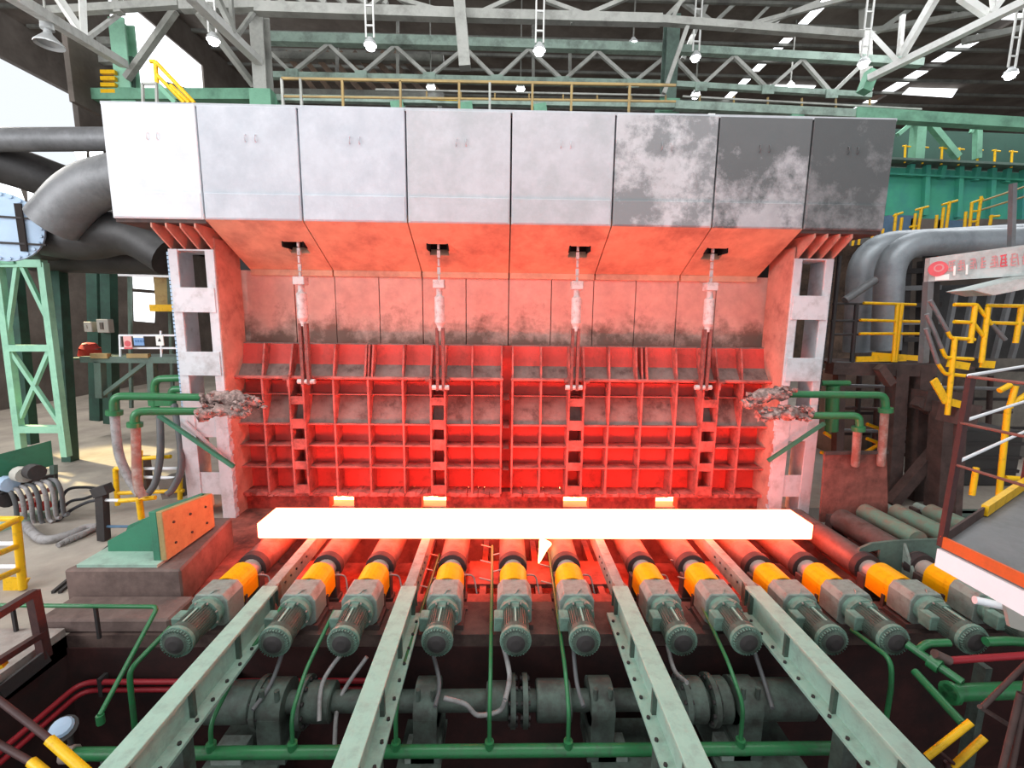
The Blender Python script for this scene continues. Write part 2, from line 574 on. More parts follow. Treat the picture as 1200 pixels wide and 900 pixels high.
# sloping soffit, with square openings for the four hoist rods
hole = [at(p, q, 10.5) for p, q in ((348, 291), (514, 294), (678, 296), (836, 298))]
t0 = V((0, HY + 0.02, HB))
t1 = V((0, SY, SZ))


def sof(x, t, off=0.0):
    q = t0.lerp(t1, t)
    nrm = V((0, -(t1.z - t0.z) * -1, (t1.y - t0.y))).normalized()
    return V((x, q.y, q.z)) + V((0, (t0.z - t1.z), (t1.y - t0.y))).normalized() * off


def slab(m, x0, x1, ta, tb, th=0.2):
    m.prism([sof(x0, ta), sof(x1, ta), sof(x1, tb), sof(x0, tb)], V((0, (t0.z - t1.z), (t1.y - t0.y))).normalized() * th)


for i in range(1, 7):
    a, b = seam[i] + (0.012 if i > 1 else 0.0), seam[i + 1] - (0.012 if i < 6 else 0)
    m = MB()
    hs = [h for h in hole if a < h.x < b]
    if hs:
        h = hs[0]
        tc = (h.y - t0.y) / (t1.y - t0.y)
        hw, ht = 0.22, 0.115
        slab(m, a, h.x - hw, 0, 1)
        slab(m, h.x + hw, b, 0, 1)
        slab(m, h.x - hw, h.x + hw, 0, tc - ht)
        slab(m, h.x - hw, h.x + hw, tc + ht, 1)
    else:
        slab(m, a, b, 0, 1)
    m.build('soffit_panel', 'soffit_refractory', hood)
for h in hole:  # black lining paints in the darkness inside each rod opening
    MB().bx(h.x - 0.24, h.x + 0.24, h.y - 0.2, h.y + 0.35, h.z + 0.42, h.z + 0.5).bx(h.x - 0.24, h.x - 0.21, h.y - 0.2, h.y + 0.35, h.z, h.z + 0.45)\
        .bx(h.x + 0.21, h.x + 0.24, h.y - 0.2, h.y + 0.35, h.z, h.z + 0.45).bx(h.x - 0.24, h.x + 0.24, h.y + 0.26, h.y + 0.35, h.z - 0.1, h.z + 0.45).build('rod_opening', 'shade_black', hood)
# pale drip lip at the foot of the soffit
for i in range(1, 7):
    MB().bx(seam[i] + 0.02, seam[i + 1] - 0.02, SY - 0.05, SY + 0.06, SZ - 0.12, SZ + 0.02).build('drip_lip', 'soffit_refractory', hood)

# rear wall of refractory blocks above the doors
WY = SY + 0.05
WZ0 = at(600, 412, WY).z - 0.8
wall = thing('refractory_wall', 'scorched refractory block wall glowing red between hood soffit and furnace doors', 'wall panel', (0, WY, WZ0))
wx = []
for i in range(1, 7):
    wx += [seam[i] * 1.0, (seam[i] + seam[i + 1]) / 2]
wx.append(seam[7])
wx[0] -= 0.35
wx[-1] += 0.35
zb = at(600, 388, WY).z
for i in range(len(wx) - 1):
    o = random.uniform(-0.015, 0.015)
    g = 0.014 if i % 2 else 0.008
    MB().bx(wx[i] + g, wx[i + 1] - g, WY + o, WY + 0.3, WZ0, SZ).build('refractory_block', 'wall_refractory', wall)
MB().bx(wx[0], wx[-1], WY + 0.25, WY + 0.5, WZ0, SZ).build('backing_plate', 'joint_dark', wall)

# body of the furnace behind
fb = thing('reheating_furnace', 'dark furnace body standing behind the hood and its two steel columns', 'furnace', (0, 16, FZ))
MB().bx(seam[0] + 0.9, seam[8] - 0.9, HY + 2.4, 24, 2.5, HT - 0.5).build('casing', 'dark_steel', fb)
MB().bx(-6.5, 6.5, WY + 0.5, 24, 2.4, HB).build('lower_casing', 'dark_steel', fb)

# ------------------------------------------------------------------ columns
CY = 10.25


def furnace_column(x0, x1, inner, label, mirror):
    t = thing('furnace_column', label, 'column', ((x0 + x1) / 2, CY, FZ - 0.7))
    zt = at(230, 292, CY).z
    zb0 = FZ - 0.7
    wdt = x1 - x0
    fw = wdt * 0.2
    for a, b in ((x0, x0 + fw), (x1 - fw, x1)):
        MB().bx(a, b, CY, CY + 0.05, zb0, zt).build('flange', 'column_paint', t, 0.006)
        xm = a + 0.02 if a == x0 else b - 0.05
        MB().bx(xm, xm + 0.03, CY + 0.05, CY + 0.72, zb0, zt).build('web', 'column_paint', t)
    # channel legs seen through the windows
    MB().bx(x0 + wdt * 0.46, x0 + wdt * 0.72, CY + 0.7, CY + 0.76, zb0, zt).build('rear_channel', 'column_paint', t)
    P = [(337, 366), (412, 440), (470, 512), (553, 579)]
    for a, b in P:
        za, zc = at(230, a, CY).z, at(230, b, CY).z
        MB().bx(x0 + 0.04, x1 - 0.04, CY - 0.025, CY, zc, za).build('batten_plate', 'column_paint', t, 0.005)
    za, zc = at(230, 480, CY).z, at(230, 640, CY).z
    # lower cover plate with a window
    m = MB().bx(x0 - 0.06, x0 + wdt * 0.28, CY - 0.05, CY - 0.026, zc, za).bx(x1 - wdt * 0.26, x1 + 0.04, CY - 0.05, CY - 0.026, zc, za)
    m.build('cover_plate', 'column_paint', t, 0.005)
    MB().bx(x0 + 0.02, x1 - 0.02, CY + 0.02, CY + 0.7, zt - 0.03, zt).build('top_plate', 'column_paint', t)
    # cantilever gussets carrying the hood overhang
    n = 4
    for k in range(n):
        x = x0 + 0.05 + (wdt - 0.1) * k / (n - 1)
        MB().prism([(x, HY + 0.06, HB - 0.07), (x, CY + 0.6, HB - 0.07), (x, CY + 0.6, zt), (x, CY + 0.02, zt), (x, HY + 0.06, HB - 0.16)],
                   (0.035, 0, 0)).build('gusset', 'gusset_red', t)
    MB().bx(x0 + 0.02, x1 - 0.02, CY + 0.62, CY + 0.66, zt + 0.02, HB - 0.08).build('head_plate', 'joint_dark', t)
    # inner cheek plate between column and doors, jagged insulation edge
    xi = x1 if not mirror else x0
    xa, xb = (xi - 0.02, xi + 0.02)
    MB().bx(xa, xb, CY + 0.03, CY + 0.95, zb0, zt + 0.25).build('cheek_plate', 'gusset_red', t)
    m = MB()
    for k in range(26):
        z0 = FZ - 0.2 + k * 0.11
        m.bx(xi - 0.05, xi + 0.05, CY - 0.04, CY + 0.06, z0, z0 + 0.12)
    jag(m, 0.025).build('ragged_seal', 'column_paint', t)
    # outer armoured hose strip
    xo = x0 if not mirror else x1
    m = MB()
    for k in range(int((zt - FZ) / 0.09)):
        z0 = FZ + k * 0.09
        m.cyl((xo + (-0.05 if not mirror else 0.05), CY + 0.1, z0), (xo + (-0.05 if not mirror else 0.05), CY + 0.1, z0 + 0.07), 0.045, n=8)
    m.build('armoured_conduit', 'flange_pale' if not mirror else 'dark_steel', t)
    return t


furnace_column(at(200, 330, CY).x, at(253, 330, CY).x, 0, 'white painted battened steel column at the left end of the furnace doors', False)
furnace_column(at(929, 330, CY).x, at(975, 330, CY).x, 0, 'pinkish grey battened steel column at the right end of the furnace doors', True)

# ------------------------------------------------------------------ doors
DY = 10.62            # front edge of door ribs
DP = 11.05            # door plate
zrow = [at(592, p, DY).z for p in (407, 445, 465, 498, 523, 548, 578)]


def furnace_door(xr, bars, label, extra):
    """xr: x of ribs; bars: pairs of ribs that form the lift bars"""
    x0, x1 = min(xr), max(xr)
    t = thing('furnace_door', label, 'furnace door', ((x0 + x1) / 2, DP, zrow[6]))
    zt, z1, zm, z2, z3, z4, z5 = zrow
    MB().bx(x0, x1, DP, DP + 0.12, z5, zm + 0.3).build('back_plate', 'door_red', t)
    # upper field: lit strip, half ledge, then a plate leaning forward down to the first shelf
    MB().prism([(x0, DP - 0.02, zm - 0.02), (x0, DP, zm - 0.02), (x0, DP, z2), (x0, DY + 0.1, z2)], (x1 - x0, 0, 0)).build('apron_plate', 'door_dust', t)
    MB().bx(x0, x1, DP - 0.24, DP, zm - 0.02, zm).build('ledge', 'door_rib', t)
    # leaning flap
    fa, fbk = V((0, DY + 0.12, z1)), V((0, DP + 0.1, zt))
    fk = V((0, DP - 0.06, z1 + (zt - z1) * 0.38))
    MB().prism([(x0, fa.y, fa.z), (x0, fa.y + 0.05, fa.z), (x0, fk.y + 0.05, fk.z), (x0, fk.y, fk.z)], (x1 - x0, 0, 0)).build('flap_slope', 'door_dust', t)
    MB().prism([(x0, fk.y, fk.z), (x0, fk.y + 0.05, fk.z), (x0, fbk.y + 0.02, fbk.z), (x0, fbk.y - 0.05, fbk.z)], (x1 - x0, 0, 0)).build('flap_plate', 'door_red', t)
    MB().bx(x0 - 0.02, x1 + 0.02, fbk.y - 0.05, fbk.y + 0.06, fbk.z - 0.02, fbk.z + 0.03).build('flap_edge', 'door_dust', t)
    MB().cyl((x0 - 0.04, DY + 0.03, z1), (x1 + 0.04, DY + 0.03, z1), 0.045, n=10).build('hinge_pipe', 'door_rib', t)
    for z in (z2, z3, z4):
        MB().bx(x0, x1, DY + 0.01, DP, z - 0.035, z).build('shelf', 'door_rib', t)
    m = MB()
    k = int((x1 - x0) / 0.14)
    for i in range(k):
        a = x0 + (x1 - x0) * i / k
        m.bx(a, a + (x1 - x0) / k, DY - 0.02, DP + 0.1, z5 - 0.09, z5)
    jag(m, 0.02).build('bottom_seal', 'door_rib', t)
    for x in xr:
        inb = any(abs(x - b) < 0.01 for pr_ in bars for b in pr_)
        f = DY - (0.09 if inb else 0.0)
        MB().bx(x - 0.022, x + 0.022, f, DP, z5 - 0.02, z1).build('rib', 'door_rib', t)
        MB().prism([(x - 0.02, f + 0.04, z1), (x - 0.02, fa.y + 0.06, z1), (x - 0.02, fbk.y + 0.05, zt), (x - 0.02, fbk.y - 0.3, zt + 0.02)],
                   (0.04, 0, 0)).build('flap_rib', 'door_rib', t)
    for x in extra:
        MB().prism([(x - 0.02, DY - 0.02, z1), (x - 0.02, fa.y + 0.06, z1), (x - 0.02, fbk.y + 0.05, zt), (x - 0.02, fbk.y - 0.32, zt + 0.02)],
                   (0.04, 0, 0)).build('flap_rib', 'door_rib', t)
    for a, b in bars:
        for p0, p1 in ((466, 475), (492, 503), (515, 527), (541, 550), (568, 578)):
            MB().bx(a, b, DY - 0.08, DY - 0.03, at(592, p1, DY).z, at(592, p0, DY).z).build('lift_bar_plate', 'door_rib', t)
        for x in (a, b):
            MB().prism([(x - 0.03, DY - 0.12, z1 - 0.2), (x - 0.03, DY - 0.12, z1 + 0.02), (x - 0.03, DY + 0.02, z1 + 0.12), (x - 0.03, DY + 0.2, z1 + 0.02),
                        (x - 0.03, DY + 0.2, z1 - 0.2)], (0.06, 0, 0)).build('lift_lug', 'door_rib', t)
            s = -1 if x == a else 1
            MB().cyl((x, DY - 0.06, z1 + 0.0), (x + s * 0.12, DY - 0.06, z1 + 0.0), 0.07, n=10).build('lug_boss', 'rod_rust', t)
    return t


dx = lambda p: at(p, 510, DY).x
L = [dx(p) for p in (275, 311, 344, 360, 393, 433, 473, 506, 522, 553, 587)]
furnace_door(L, [(L[2], L[3]), (L[7], L[8])], 'left of two red ribbed steel furnace doors above the glowing slab', [dx(430), dx(438)])
Rr = [dx(p) for p in (600, 633, 665, 682, 712, 750, 790, 819, 836, 866, 900)]
furnace_door(Rr, [(Rr[2], Rr[3]), (Rr[7], Rr[8])], 'right of two red ribbed steel furnace doors above the glowing slab', [dx(743), dx(755)])
# post between the doors
cp = thing('door_post', 'narrow red stepped post in the gap between the two furnace doors', 'post', (dx(593.5), DP, FZ - 0.7))
MB().bx(dx(586), dx(601), DP + 0.13, DP + 0.2, FZ - 0.7, zrow[0]).build('plate', 'door_red', cp)
for z in (zrow[2], zrow[3], zrow[4], zrow[5]):
    MB().prism([(dx(589.5), DY + 0.1, z - 0.1), (dx(589.5), DP + 0.13, z), (dx(589.5), DP + 0.13, z - 0.1)], (dx(597) - dx(590), 0, 0)).build('stop_block', 'door_rib', cp)

# ------------------------------------------------------------------ sill with four glowing slots
slots = [(at(a, 590, 10.75).x, at(b, 590, 10.75).x) for a, b in ((386, 415), (494, 523), (660, 690), (768, 794))]
sz = zrow[6] - 0.02
sill = thing('furnace_sill', 'red hot furnace sill under the doors with four bright slots', 'sill', (0, 10.75, FZ - 0.7))
xa = at(278, 590, 10.75).x
edges = [xa] + [e for s in slots for e in s] + [at(905, 590, 10.75).x]
for i in range(0, len(edges), 2):
    a, b = edges[i], edges[i + 1]
    m = MB().prism([(a, 10.75, -1.3), (b, 10.75, -1.3), (b, 10.75, sz - 0.12), (b - 0.12, 10.75, sz), (a + 0.12, 10.75, sz), (a, 10.75, sz - 0.12)], (0, 0.3, 0))
    m.build('sill_block', 'sill_red', sill)
MB().bx(edges[0], edges[-1], 10.7, 11.1, -1.3, -0.85).build('sill_base', 'sill_red', sill)
fi = thing('furnace_chamber', 'incandescent furnace chamber seen through the slots below the doors', 'furnace', (0, 12, -0.3))
MB().bx(edges[0] + 0.1, edges[-1] - 0.1, 11.3, 11.4, -1.3, sz + 0.3).build('glowing_wall', 'hot_furnace', fi)

# ------------------------------------------------------------------ glowing slab
Z0 = 0.0
a = atz(302, 632, Z0)
b = atz(952, 632, Z0)
yf = 8.04
slx0, slx1 = at(302, 632, yf).x, at(952, 632, yf).x
m = MB().bx(slx0, slx1, yf, yf + 0.72, Z0, 0.31)
sl = m.build('steel_slab', 'hot_steel', None, 0.02)
tag(sl, 'white-hot glowing steel slab lying across the roller table', 'steel slab')
# flame licking below the slab and hot scale pieces
fx = at(634, 645, 8.3)
m = MB().tube(smooth([(at(640, 634, 7.96).x, 7.96, 0.02), (at(637, 645, 7.9).x, 7.9, -0.08), (at(631, 664, 7.75).x, 7.75, -0.33)], 4),
              [0.1, 0.12, 0.12, 0.11, 0.09, 0.07, 0.05, 0.03, 0.008], 12)
tag(m.build('flame', 'flame'), 'small yellow flame licking down from the front edge of the white-hot slab', 'flame')

# ================================================================== ROLLER TABLE
RZ = -0.25
rxs = [at(p, 668, 6.97).x for p in (275, 369, 435, 526, 602, 669, 763, 826, 909, 969, 1046, 1115)]


def make_roller(x):
    t = thing('table_roller', '', 'roller', (x, 8.8, RZ), 'rollers of the roller table')
    MB().lathe((x, 7.92, RZ), (0, 1, 0), [(0, 0), (0, 0.2), (0.02, 0.25), (2.0, 0.25), (2.02, 0.2), (2.02, 0)], 24).build('barrel', 'roller_steel', t)
    MB().lathe((x, 7.9, RZ), (0, 1, 0), [(0, 0.12), (0, 0.255), (0.13, 0.262), (0.13, 0.25)], 24).build('end_ring', 'roller_ring', t)
    MB().lathe((x, 7.12, RZ), (0, 1, 0), [(0, 0), (0, 0.13), (0.42, 0.13), (0.42, 0.17), (0.8, 0.17), (0.8, 0)], 18).build('neck', 'neck_steel', t)
    MB().bx(x - 0.25, x + 0.25, 7.66, 7.84, RZ - 0.45, RZ - 0.02).bx(x - 0.28, x + 0.28, 7.64, 7.86, RZ - 0.5, RZ - 0.42)\
        .build('bearing_housing', 'brown_steel', t, 0.01)
    MB().bx(x - 0.2, x + 0.2, 9.9, 10.12, RZ - 0.45, RZ + 0.05).build('rear_bearing', 'brown_steel', t)
    MB().tube(smooth([(x + 0.2, 7.7, RZ - 0.02), (x + 0.3, 7.66, RZ + 0.02), (x + 0.4, 7.7, RZ - 0.06), (x + 0.46, 7.6, RZ - 0.3)]), 0.014, 6).build('grease_hose', 'hose_grey', t)
    return t


def make_motor(x):
    t = thing('gear_motor', '', 'motor', (x, 6.9, FZ), 'geared motors of the roller table')
    g = [(x - 0.27, RZ - 0.22), (x - 0.17, RZ - 0.29), (x + 0.17, RZ - 0.29), (x + 0.27, RZ - 0.22), (x + 0.27, RZ + 0.13), (x + 0.2, RZ + 0.24),
         (x - 0.2, RZ + 0.24), (x - 0.27, RZ + 0.13)]
    MB().prism([(a, 6.76, z) for a, z in g], (0, 0.42, 0)).build('gearbox', 'gearbox_green', t, 0.012)
    MB().lathe((x, 6.6, RZ), (0, 1, 0), [(0, 0.17), (0, 0.245), (0.06, 0.25), (0.06, 0.22), (0.16, 0.22)], 24).build('flange', 'motor_green_pale', t)
    m = MB()
    for k in range(8):
        a = 2 * PI * (k + 0.5) / 8
        m.cyl((x + 0.225 * math.cos(a), 6.575, RZ + 0.225 * math.sin(a)), (x + 0.225 * math.cos(a), 6.61, RZ + 0.225 * math.sin(a)), 0.014, n=6)
    m.build('flange_bolt', 'neck_steel', t)['kind'] = 'stuff'
    b = MB().gear((x, 6.18, RZ), (0, 1, 0), 0.44, 0.188, 0.202, 34).cyl((x, 6.17, RZ), (x, 6.63, RZ), 0.18, n=24).build('motor_body', 'motor_green', t)
    MB().bx(x - 0.012, x + 0.012, 6.2, 6.6, RZ + 0.19, RZ + 0.212).build('seam_strip', 'beam_green', b)
    c = MB().lathe((x, 6.0, RZ), (0, 1, 0), [(0.0, 0.07), (-0.012, 0.075), (0.02, 0.17), (0.04, 0.2), (0.2, 0.212), (0.2, 0.195)], 24).build('fan_cover', 'motor_green', t)
    MB().gear((x, 6.015, RZ), (0, 1, 0), 0.06, 0.165, 0.2, 30).lathe((x, 6.06, RZ), (0, 1, 0), [(0, 0.2), (0.0, 0.222), (0.05, 0.222), (0.05, 0.2)], 24).build('grille', 'motor_green_pale', c)
    MB().lathe((x, 5.975, RZ), (0, 1, 0), [(0, 0), (0.006, 0.07), (0.03, 0.13), (0.05, 0.145), (0.05, 0)], 18).build('hub_cap', 'dark_steel', c)
    MB().bx(x - 0.31, x - 0.17, 6.38, 6.58, RZ - 0.1, RZ + 0.12).build('junction_box', 'motor_green_pale', t, 0.01)
    MB().bx(x - 0.05, x + 0.06, 6.5, 6.6, RZ + 0.19, RZ + 0.225).build('name_plate', 'motor_green_pale', t)
    MB().tube([(x + 0.0, 6.78, RZ + 0.235), (x + 0.04, 6.84, RZ + 0.262), (x + 0.08, 6.9, RZ + 0.235)], 0.012, 6).build('lifting_eye', 'gearbox_green', t)
    MB().bx(x - 0.3, x + 0.3, 6.75, 7.2, FZ, FZ + 0.08).build('foot_plate', 'brown_steel', t)
    return t


def make_guard(x):
    t = thing('coupling_guard', '', 'guard', (x, 7.4, FZ), 'yellow coupling guards')
    r0, r1 = 0.235, 0.215
    n = 12
    out, inn = [], []
    for i in range(n + 1):
        a = PI * i / n
        out.append((x + r0 * math.cos(a), RZ + 0.02 + r0 * math.sin(a)))
        inn.append((x + r1 * math.cos(a), RZ + 0.02 + r1 * math.sin(a)))
    out = [(x + r0, RZ - 0.2)] + out + [(x - r0, RZ - 0.2)]
    inn = [(x + r1, RZ - 0.2)] + inn + [(x - r1, RZ - 0.2)]
    m = MB()
    for i in range(len(out) - 1):
        q = [out[i], out[i + 1], inn[i + 1], inn[i]]
        m.prism([(a, 7.2, z) for a, z in q], (0, 0.46, 0))
    m.build('shell', 'guard_yellow', t)
    for s in (-1, 1):
        MB().bx(x + s * 0.245 - 0.012, x + s * 0.245 + 0.012, 7.24, 7.3, FZ, RZ - 0.1).bx(x + s * 0.27 - 0.06, x + s * 0.27 + 0.06, 7.22, 7.32, FZ, FZ + 0.02)\
            .build('support_foot', 'brown_steel', t)
    return t


NEAR = ['beside the concrete plinth', 'just right of the first green beam', 'just left of the second green beam',
        'just right of the second green beam', 'nearest the picture middle', 'just left of the third green beam',
        'just right of the third green beam', 'just left of the fourth green beam', 'just right of the fourth green beam',
        'near the right slab end', 'beyond the right slab end', 'at far right']
r0_ = make_roller(rxs[0])
m0_ = make_motor(rxs[0])
g0_ = make_guard(rxs[0])
SH = 0.45
for o_ in (r0_, m0_, g0_):
    o_.location.y -= SH
for i, x in enumerate(rxs):
    rl_ = '%s table roller from the left, %s' % (ORD[i], NEAR[i])
    ml_ = '%s green geared motor from the left, %s' % (ORD[i], NEAR[i])
    gl_ = '%s yellow coupling guard from the left, %s' % (ORD[i], NEAR[i])
    if i == 0:
        r0_['label'], m0_['label'], g0_['label'] = rl_, ml_, gl_
    else:
        copy_tree(r0_, (x, 8.8 - SH, RZ), rl_)
        copy_tree(m0_, (x, 6.9 - SH, FZ), ml_)
        copy_tree(g0_, (x, 7.4 - SH, FZ), gl_)

# longitudinal girders that carry the bearings, trench bits between rollers
tf = thing('roller_table', 'heat-reddened steel roller table frame between the rollers under the slab', 'frame', (1.5, 8.8, -1.3))
MB().bx(-5.0, 9.1, 7.05, 7.45, -1.3, RZ - 0.5).build('front_girder', 'rust_steel', tf)
MB().bx(-5.0, 9.1, 9.42, 9.72, -1.3, RZ - 0.45).build('rear_girder', 'rust_steel', tf)
for i in range(11):
    x = (rxs[i] + rxs[i + 1]) / 2
    MB().bx(x - 0.06, x + 0.06, 7.45, 9.42, -0.95, -0.75).build('cross_member', 'rust_steel', tf)
    if i in (0, 3, 4, 5, 7):
        MB().bx(x - 0.3, x + 0.3, 7.7, 8.5, -0.8, -0.72).build('apron_plate', 'rust_steel', tf)

# small second roller table at the right
sr = None
srp = [(1045, 622, 'left'), (1085, 620, 'middle'), (1128, 621, 'right')]
s0 = None
for i, (p, q, nm) in enumerate(srp):
    x = at(p, q, 8.9).x
    lb = '%s of three short green-tinged rollers beyond the curved guide plate' % nm
    if s0 is None:
        t = thing('end_roller', lb, 'roller', (x, 9.1, RZ + 0.1), 'short rollers at the right end')
        MB().lathe((x, 8.3, RZ + 0.1), (0, 1, 0), [(0, 0), (0, 0.2), (1.35, 0.2), (1.4, 0.14), (1.4, 0)], 18).build('barrel', 'roller_green', t)
        MB().lathe((x, 9.7, RZ + 0.1), (0, 1, 0), [(0, 0), (0, 0.1), (0.3, 0.1), (0.3, 0)], 12).build('journal', 'gearbox_green', t)
        MB().bx(x - 0.18, x + 0.18, 9.8, 10.0, -1.3, RZ + 0.1).bx(x - 0.18, x + 0.18, 8.32, 8.5, -1.3, RZ).build('pedestal', 'brown_steel', t)
        s0 = t
    else:
        copy_tree(s0, (x, 9.1, RZ + 0.1), lb)
gp = thing('guide_plate', 'curved dull green guide plate with a rib in front of the short rollers', 'guide plate', (8.2, 7.6, -1.3))
c0 = [at(p, q, 7.62) for p, q in ((1005, 650), (1008, 643), (1022, 637), (1048, 634), (1125, 631))]
xr_ = rxs[10] + 0.34
poly = c0 + [V((c0[-1].x, 7.62, -0.55)), V((xr_, 7.62, -0.55)), V((xr_, 7.62, 0.03))]
MB().prism([V((q.x, 7.62, q.z)) for q in poly], (0, 0.05, 0)).build('plate', 'structure_dull', gp)
q = at(1060, 636, 7.6)
MB().prism([V((q.x, 7.62, q.z - 0.02)), V((q.x + 0.05, 7.3, -0.5)), V((q.x + 0.05, 7.62, -0.5))], (0.05, 0, 0)).build('rib', 'gearbox_green', gp)
MB().bx(xr_, c0[-1].x, 7.5, 7.7, -1.3, -0.55).build('base', 'brown_steel', gp)
bg_ = thing('back_girder', 'long dull green girder plate behind the short rollers at right', 'girder', (9, 10.3, -1.3))
p0, p1 = at(985, 600, 10.4), at(1180, 598, 10.4)
MB().bx(p0.x, p1.x, 10.35, 10.5, -0.62, p0.z).build('web', 'structure_dull', bg_)
MB().bx(p0.x, p1.x, 10.2, 10.6, p0.z - 0.04, p0.z).build('top_flange', 'structure_dull', bg_)

# ================================================================== EXTRACTOR BEAMS
bxs = [(atz(p, 900, -0.02).x, 0.25, s_) for p, s_ in ((130, 1), (404, 1), (820, -1), (1082, -1))]
WHERE = ['leftmost', 'second from left', 'third from left', 'rightmost']
LOOK = ['showing its dark shaded side', 'showing its dark shaded side', 'with a bolted lower flange', 'with stiffeners and a bolted lower flange']
for i, (x, wd, side) in enumerate(bxs):
    t = thing('extractor_beam', 'long pale green extractor beam, %s of four, %s' % (WHERE[i], LOOK[i]), 'beam', (x, 5, -0.5), 'green extractor beams')
    tz, bz, y0, y1 = -0.02, -0.46, 2.3, 6.56
    MB().bx(x - wd / 2, x + wd / 2, y0, y1, tz - 0.05, tz).build('top_flange', 'beam_green', t, 0.006)
    MB().bx(x - 0.06, x + 0.06, y0, y1, bz + 0.04, tz - 0.05).build('web', 'beam_green', t)
    MB().bx(x - 0.22, x + 0.22, y0, y1 - 0.1, bz, bz + 0.04).build('bottom_flange', 'beam_green', t)
    for k in range(9):
        y = 2.8 + k * 0.45
        if k % 2 == 0:
            MB().bx(x - wd / 2 + 0.01, x + wd / 2 - 0.01, y, y + 0.05, bz + 0.04, tz - 0.05).build('stiffener', 'motor_green', t)
    for k in range(14):
        y = 2.6 + k * 0.28
        for s in (-1, 1):
            MB().cyl((x + s * 0.17, y, bz + 0.035), (x + s * 0.17, y, bz + 0.065), 0.022, n=6).build('bolt', 'dark_steel', t)
    rx = x
    MB().bx(rx - 0.085, rx + 0.085, y1, 9.35, tz - 0.3, tz - 0.01).build('nose_arm', 'gearbox_green', t, 0.006)
    MB().prism([(rx - wd / 2, y1 - 0.02, bz + 0.1), (rx - wd / 2, y1 - 0.02, tz), (rx - 0.085, y1 + 0.16, tz - 0.02), (rx - 0.085, y1 + 0.16, bz + 0.1)], (0.04, 0, 0)).build('step_plate', 'motor_green', t)
    MB().prism([(rx + wd / 2 - 0.04, y1 - 0.02, bz + 0.1), (rx + wd / 2 - 0.04, y1 - 0.02, tz), (rx + 0.045, y1 + 0.16, tz - 0.02), (rx + 0.045, y1 + 0.16, bz + 0.1)], (0.04, 0, 0)).build('step_plate', 'motor_green', t)
    for k in range(5):
        for s in (-1, 1):
            MB().cyl((rx + s * 0.075, 6.85 + k * 0.2, tz - 0.12), (rx + s * 0.1, 6.85 + k * 0.2, tz - 0.12), 0.02, n=6).build('bolt', 'dark_steel', t)
    for yy in (2.5, 4.4):
        MB().bx(x - 0.09, x + 0.09, yy, yy + 0.18, -3.0, bz).build('support_leg', 'pit_green', t)

# ================================================================== PIT MACHINERY
SHY, SHZ = 5.55, -1.12
pxx = lambda p: at(p, 822, SHY).x
ds = thing('drive_shaft', 'long dark green drive shaft with couplings lying across the motor pit', 'shaft', (0, SHY, -3.0))
MB().cyl((pxx(250), SHY, SHZ), (pxx(945), SHY, SHZ), 0.14, n=16).build('shaft', 'pit_green', ds)
for a, b, r in ((248, 302, 0.3), (360, 392, 0.29), (440, 462, 0.27), (570, 596, 0.27), (628, 668, 0.3), (800, 822, 0.33), (835, 850, 0.33), (880, 945, 0.3)):
    r *= 0.88
    MB().lathe((pxx(a), SHY, SHZ), (1, 0, 0), [(0, 0), (0, r - 0.02), (0.02, r), (pxx(b) - pxx(a) - 0.02, r), (pxx(b) - pxx(a), r - 0.02), (pxx(b) - pxx(a), 0)], 20).build('coupling_drum', 'pit_green', ds)
for a in (306, 356, 598, 612, 828, 796):
    d = MB().lathe((pxx(a), SHY, SHZ), (1, 0, 0), [(0, 0), (0, 0.33), (0.07, 0.33), (0.07, 0)], 22).build('coupling_disc', 'pit_green', ds)
    for k in range(10):
        q = 2 * PI * k / 10
        MB().cyl((pxx(a) - 0.03, SHY + 0.28 * math.cos(q), SHZ + 0.28 * math.sin(q)), (pxx(a) + 0.1, SHY + 0.28 * math.cos(q), SHZ + 0.28 * math.sin(q)), 0.028, n=6).build('bolt', 'dark_steel', d)
for a in (326, 502, 702, 868):
    MB().bx(pxx(a) - 0.2, pxx(a) + 0.2, SHY - 0.3, SHY + 0.3, -1.8, -1.6).build('pedestal', 'pit_green', ds)
    b_ = MB().lathe((pxx(a) - 0.16, SHY, SHZ), (1, 0, 0), [(0, 0), (0, 0.3), (0.32, 0.3), (0.32, 0)], 18).bx(pxx(a) - 0.16, pxx(a) + 0.16, SHY - 0.3, SHY + 0.3, -1.6, SHZ)\
        .build('bearing_block', 'pit_green', ds, 0.01)
    for s in (-1, 1):
        MB().cyl((pxx(a) + s * 0.1, SHY - 0.2, SHZ + 0.2), (pxx(a) + s * 0.1, SHY - 0.2, SHZ + 0.36), 0.035, n=8).build('cap_bolt', 'pit_green', b_)
for x0, x1 in ((250, 335), (470, 520), (690, 800), (830, 930)):
    t = thing('foot_plate', 'green sole plate with bolts on the pit floor under the shaft, %s' % {250: 'far left', 470: 'left of middle', 690: 'right of middle', 830: 'far right'}[x0],
              'plate', (pxx((x0 + x1) / 2), SHY, -1.86))
    MB().bx(pxx(x0), pxx(x1), SHY - 0.45, SHY - 0.02 + 0.4, -1.86, -1.8).build('plate', 'pit_green', t)
    MB().bx(pxx(x0) + 0.1, pxx(x0) + 0.5, SHY - 0.3, SHY, -1.8, -1.65).build('chock', 'gearbox_green', t)
    MB().bx(pxx(x0) + 0.1, pxx(x1) - 0.1, SHY - 0.3, SHY + 0.3, -3.0, -1.86).build('pier', 'pit_concrete', t)

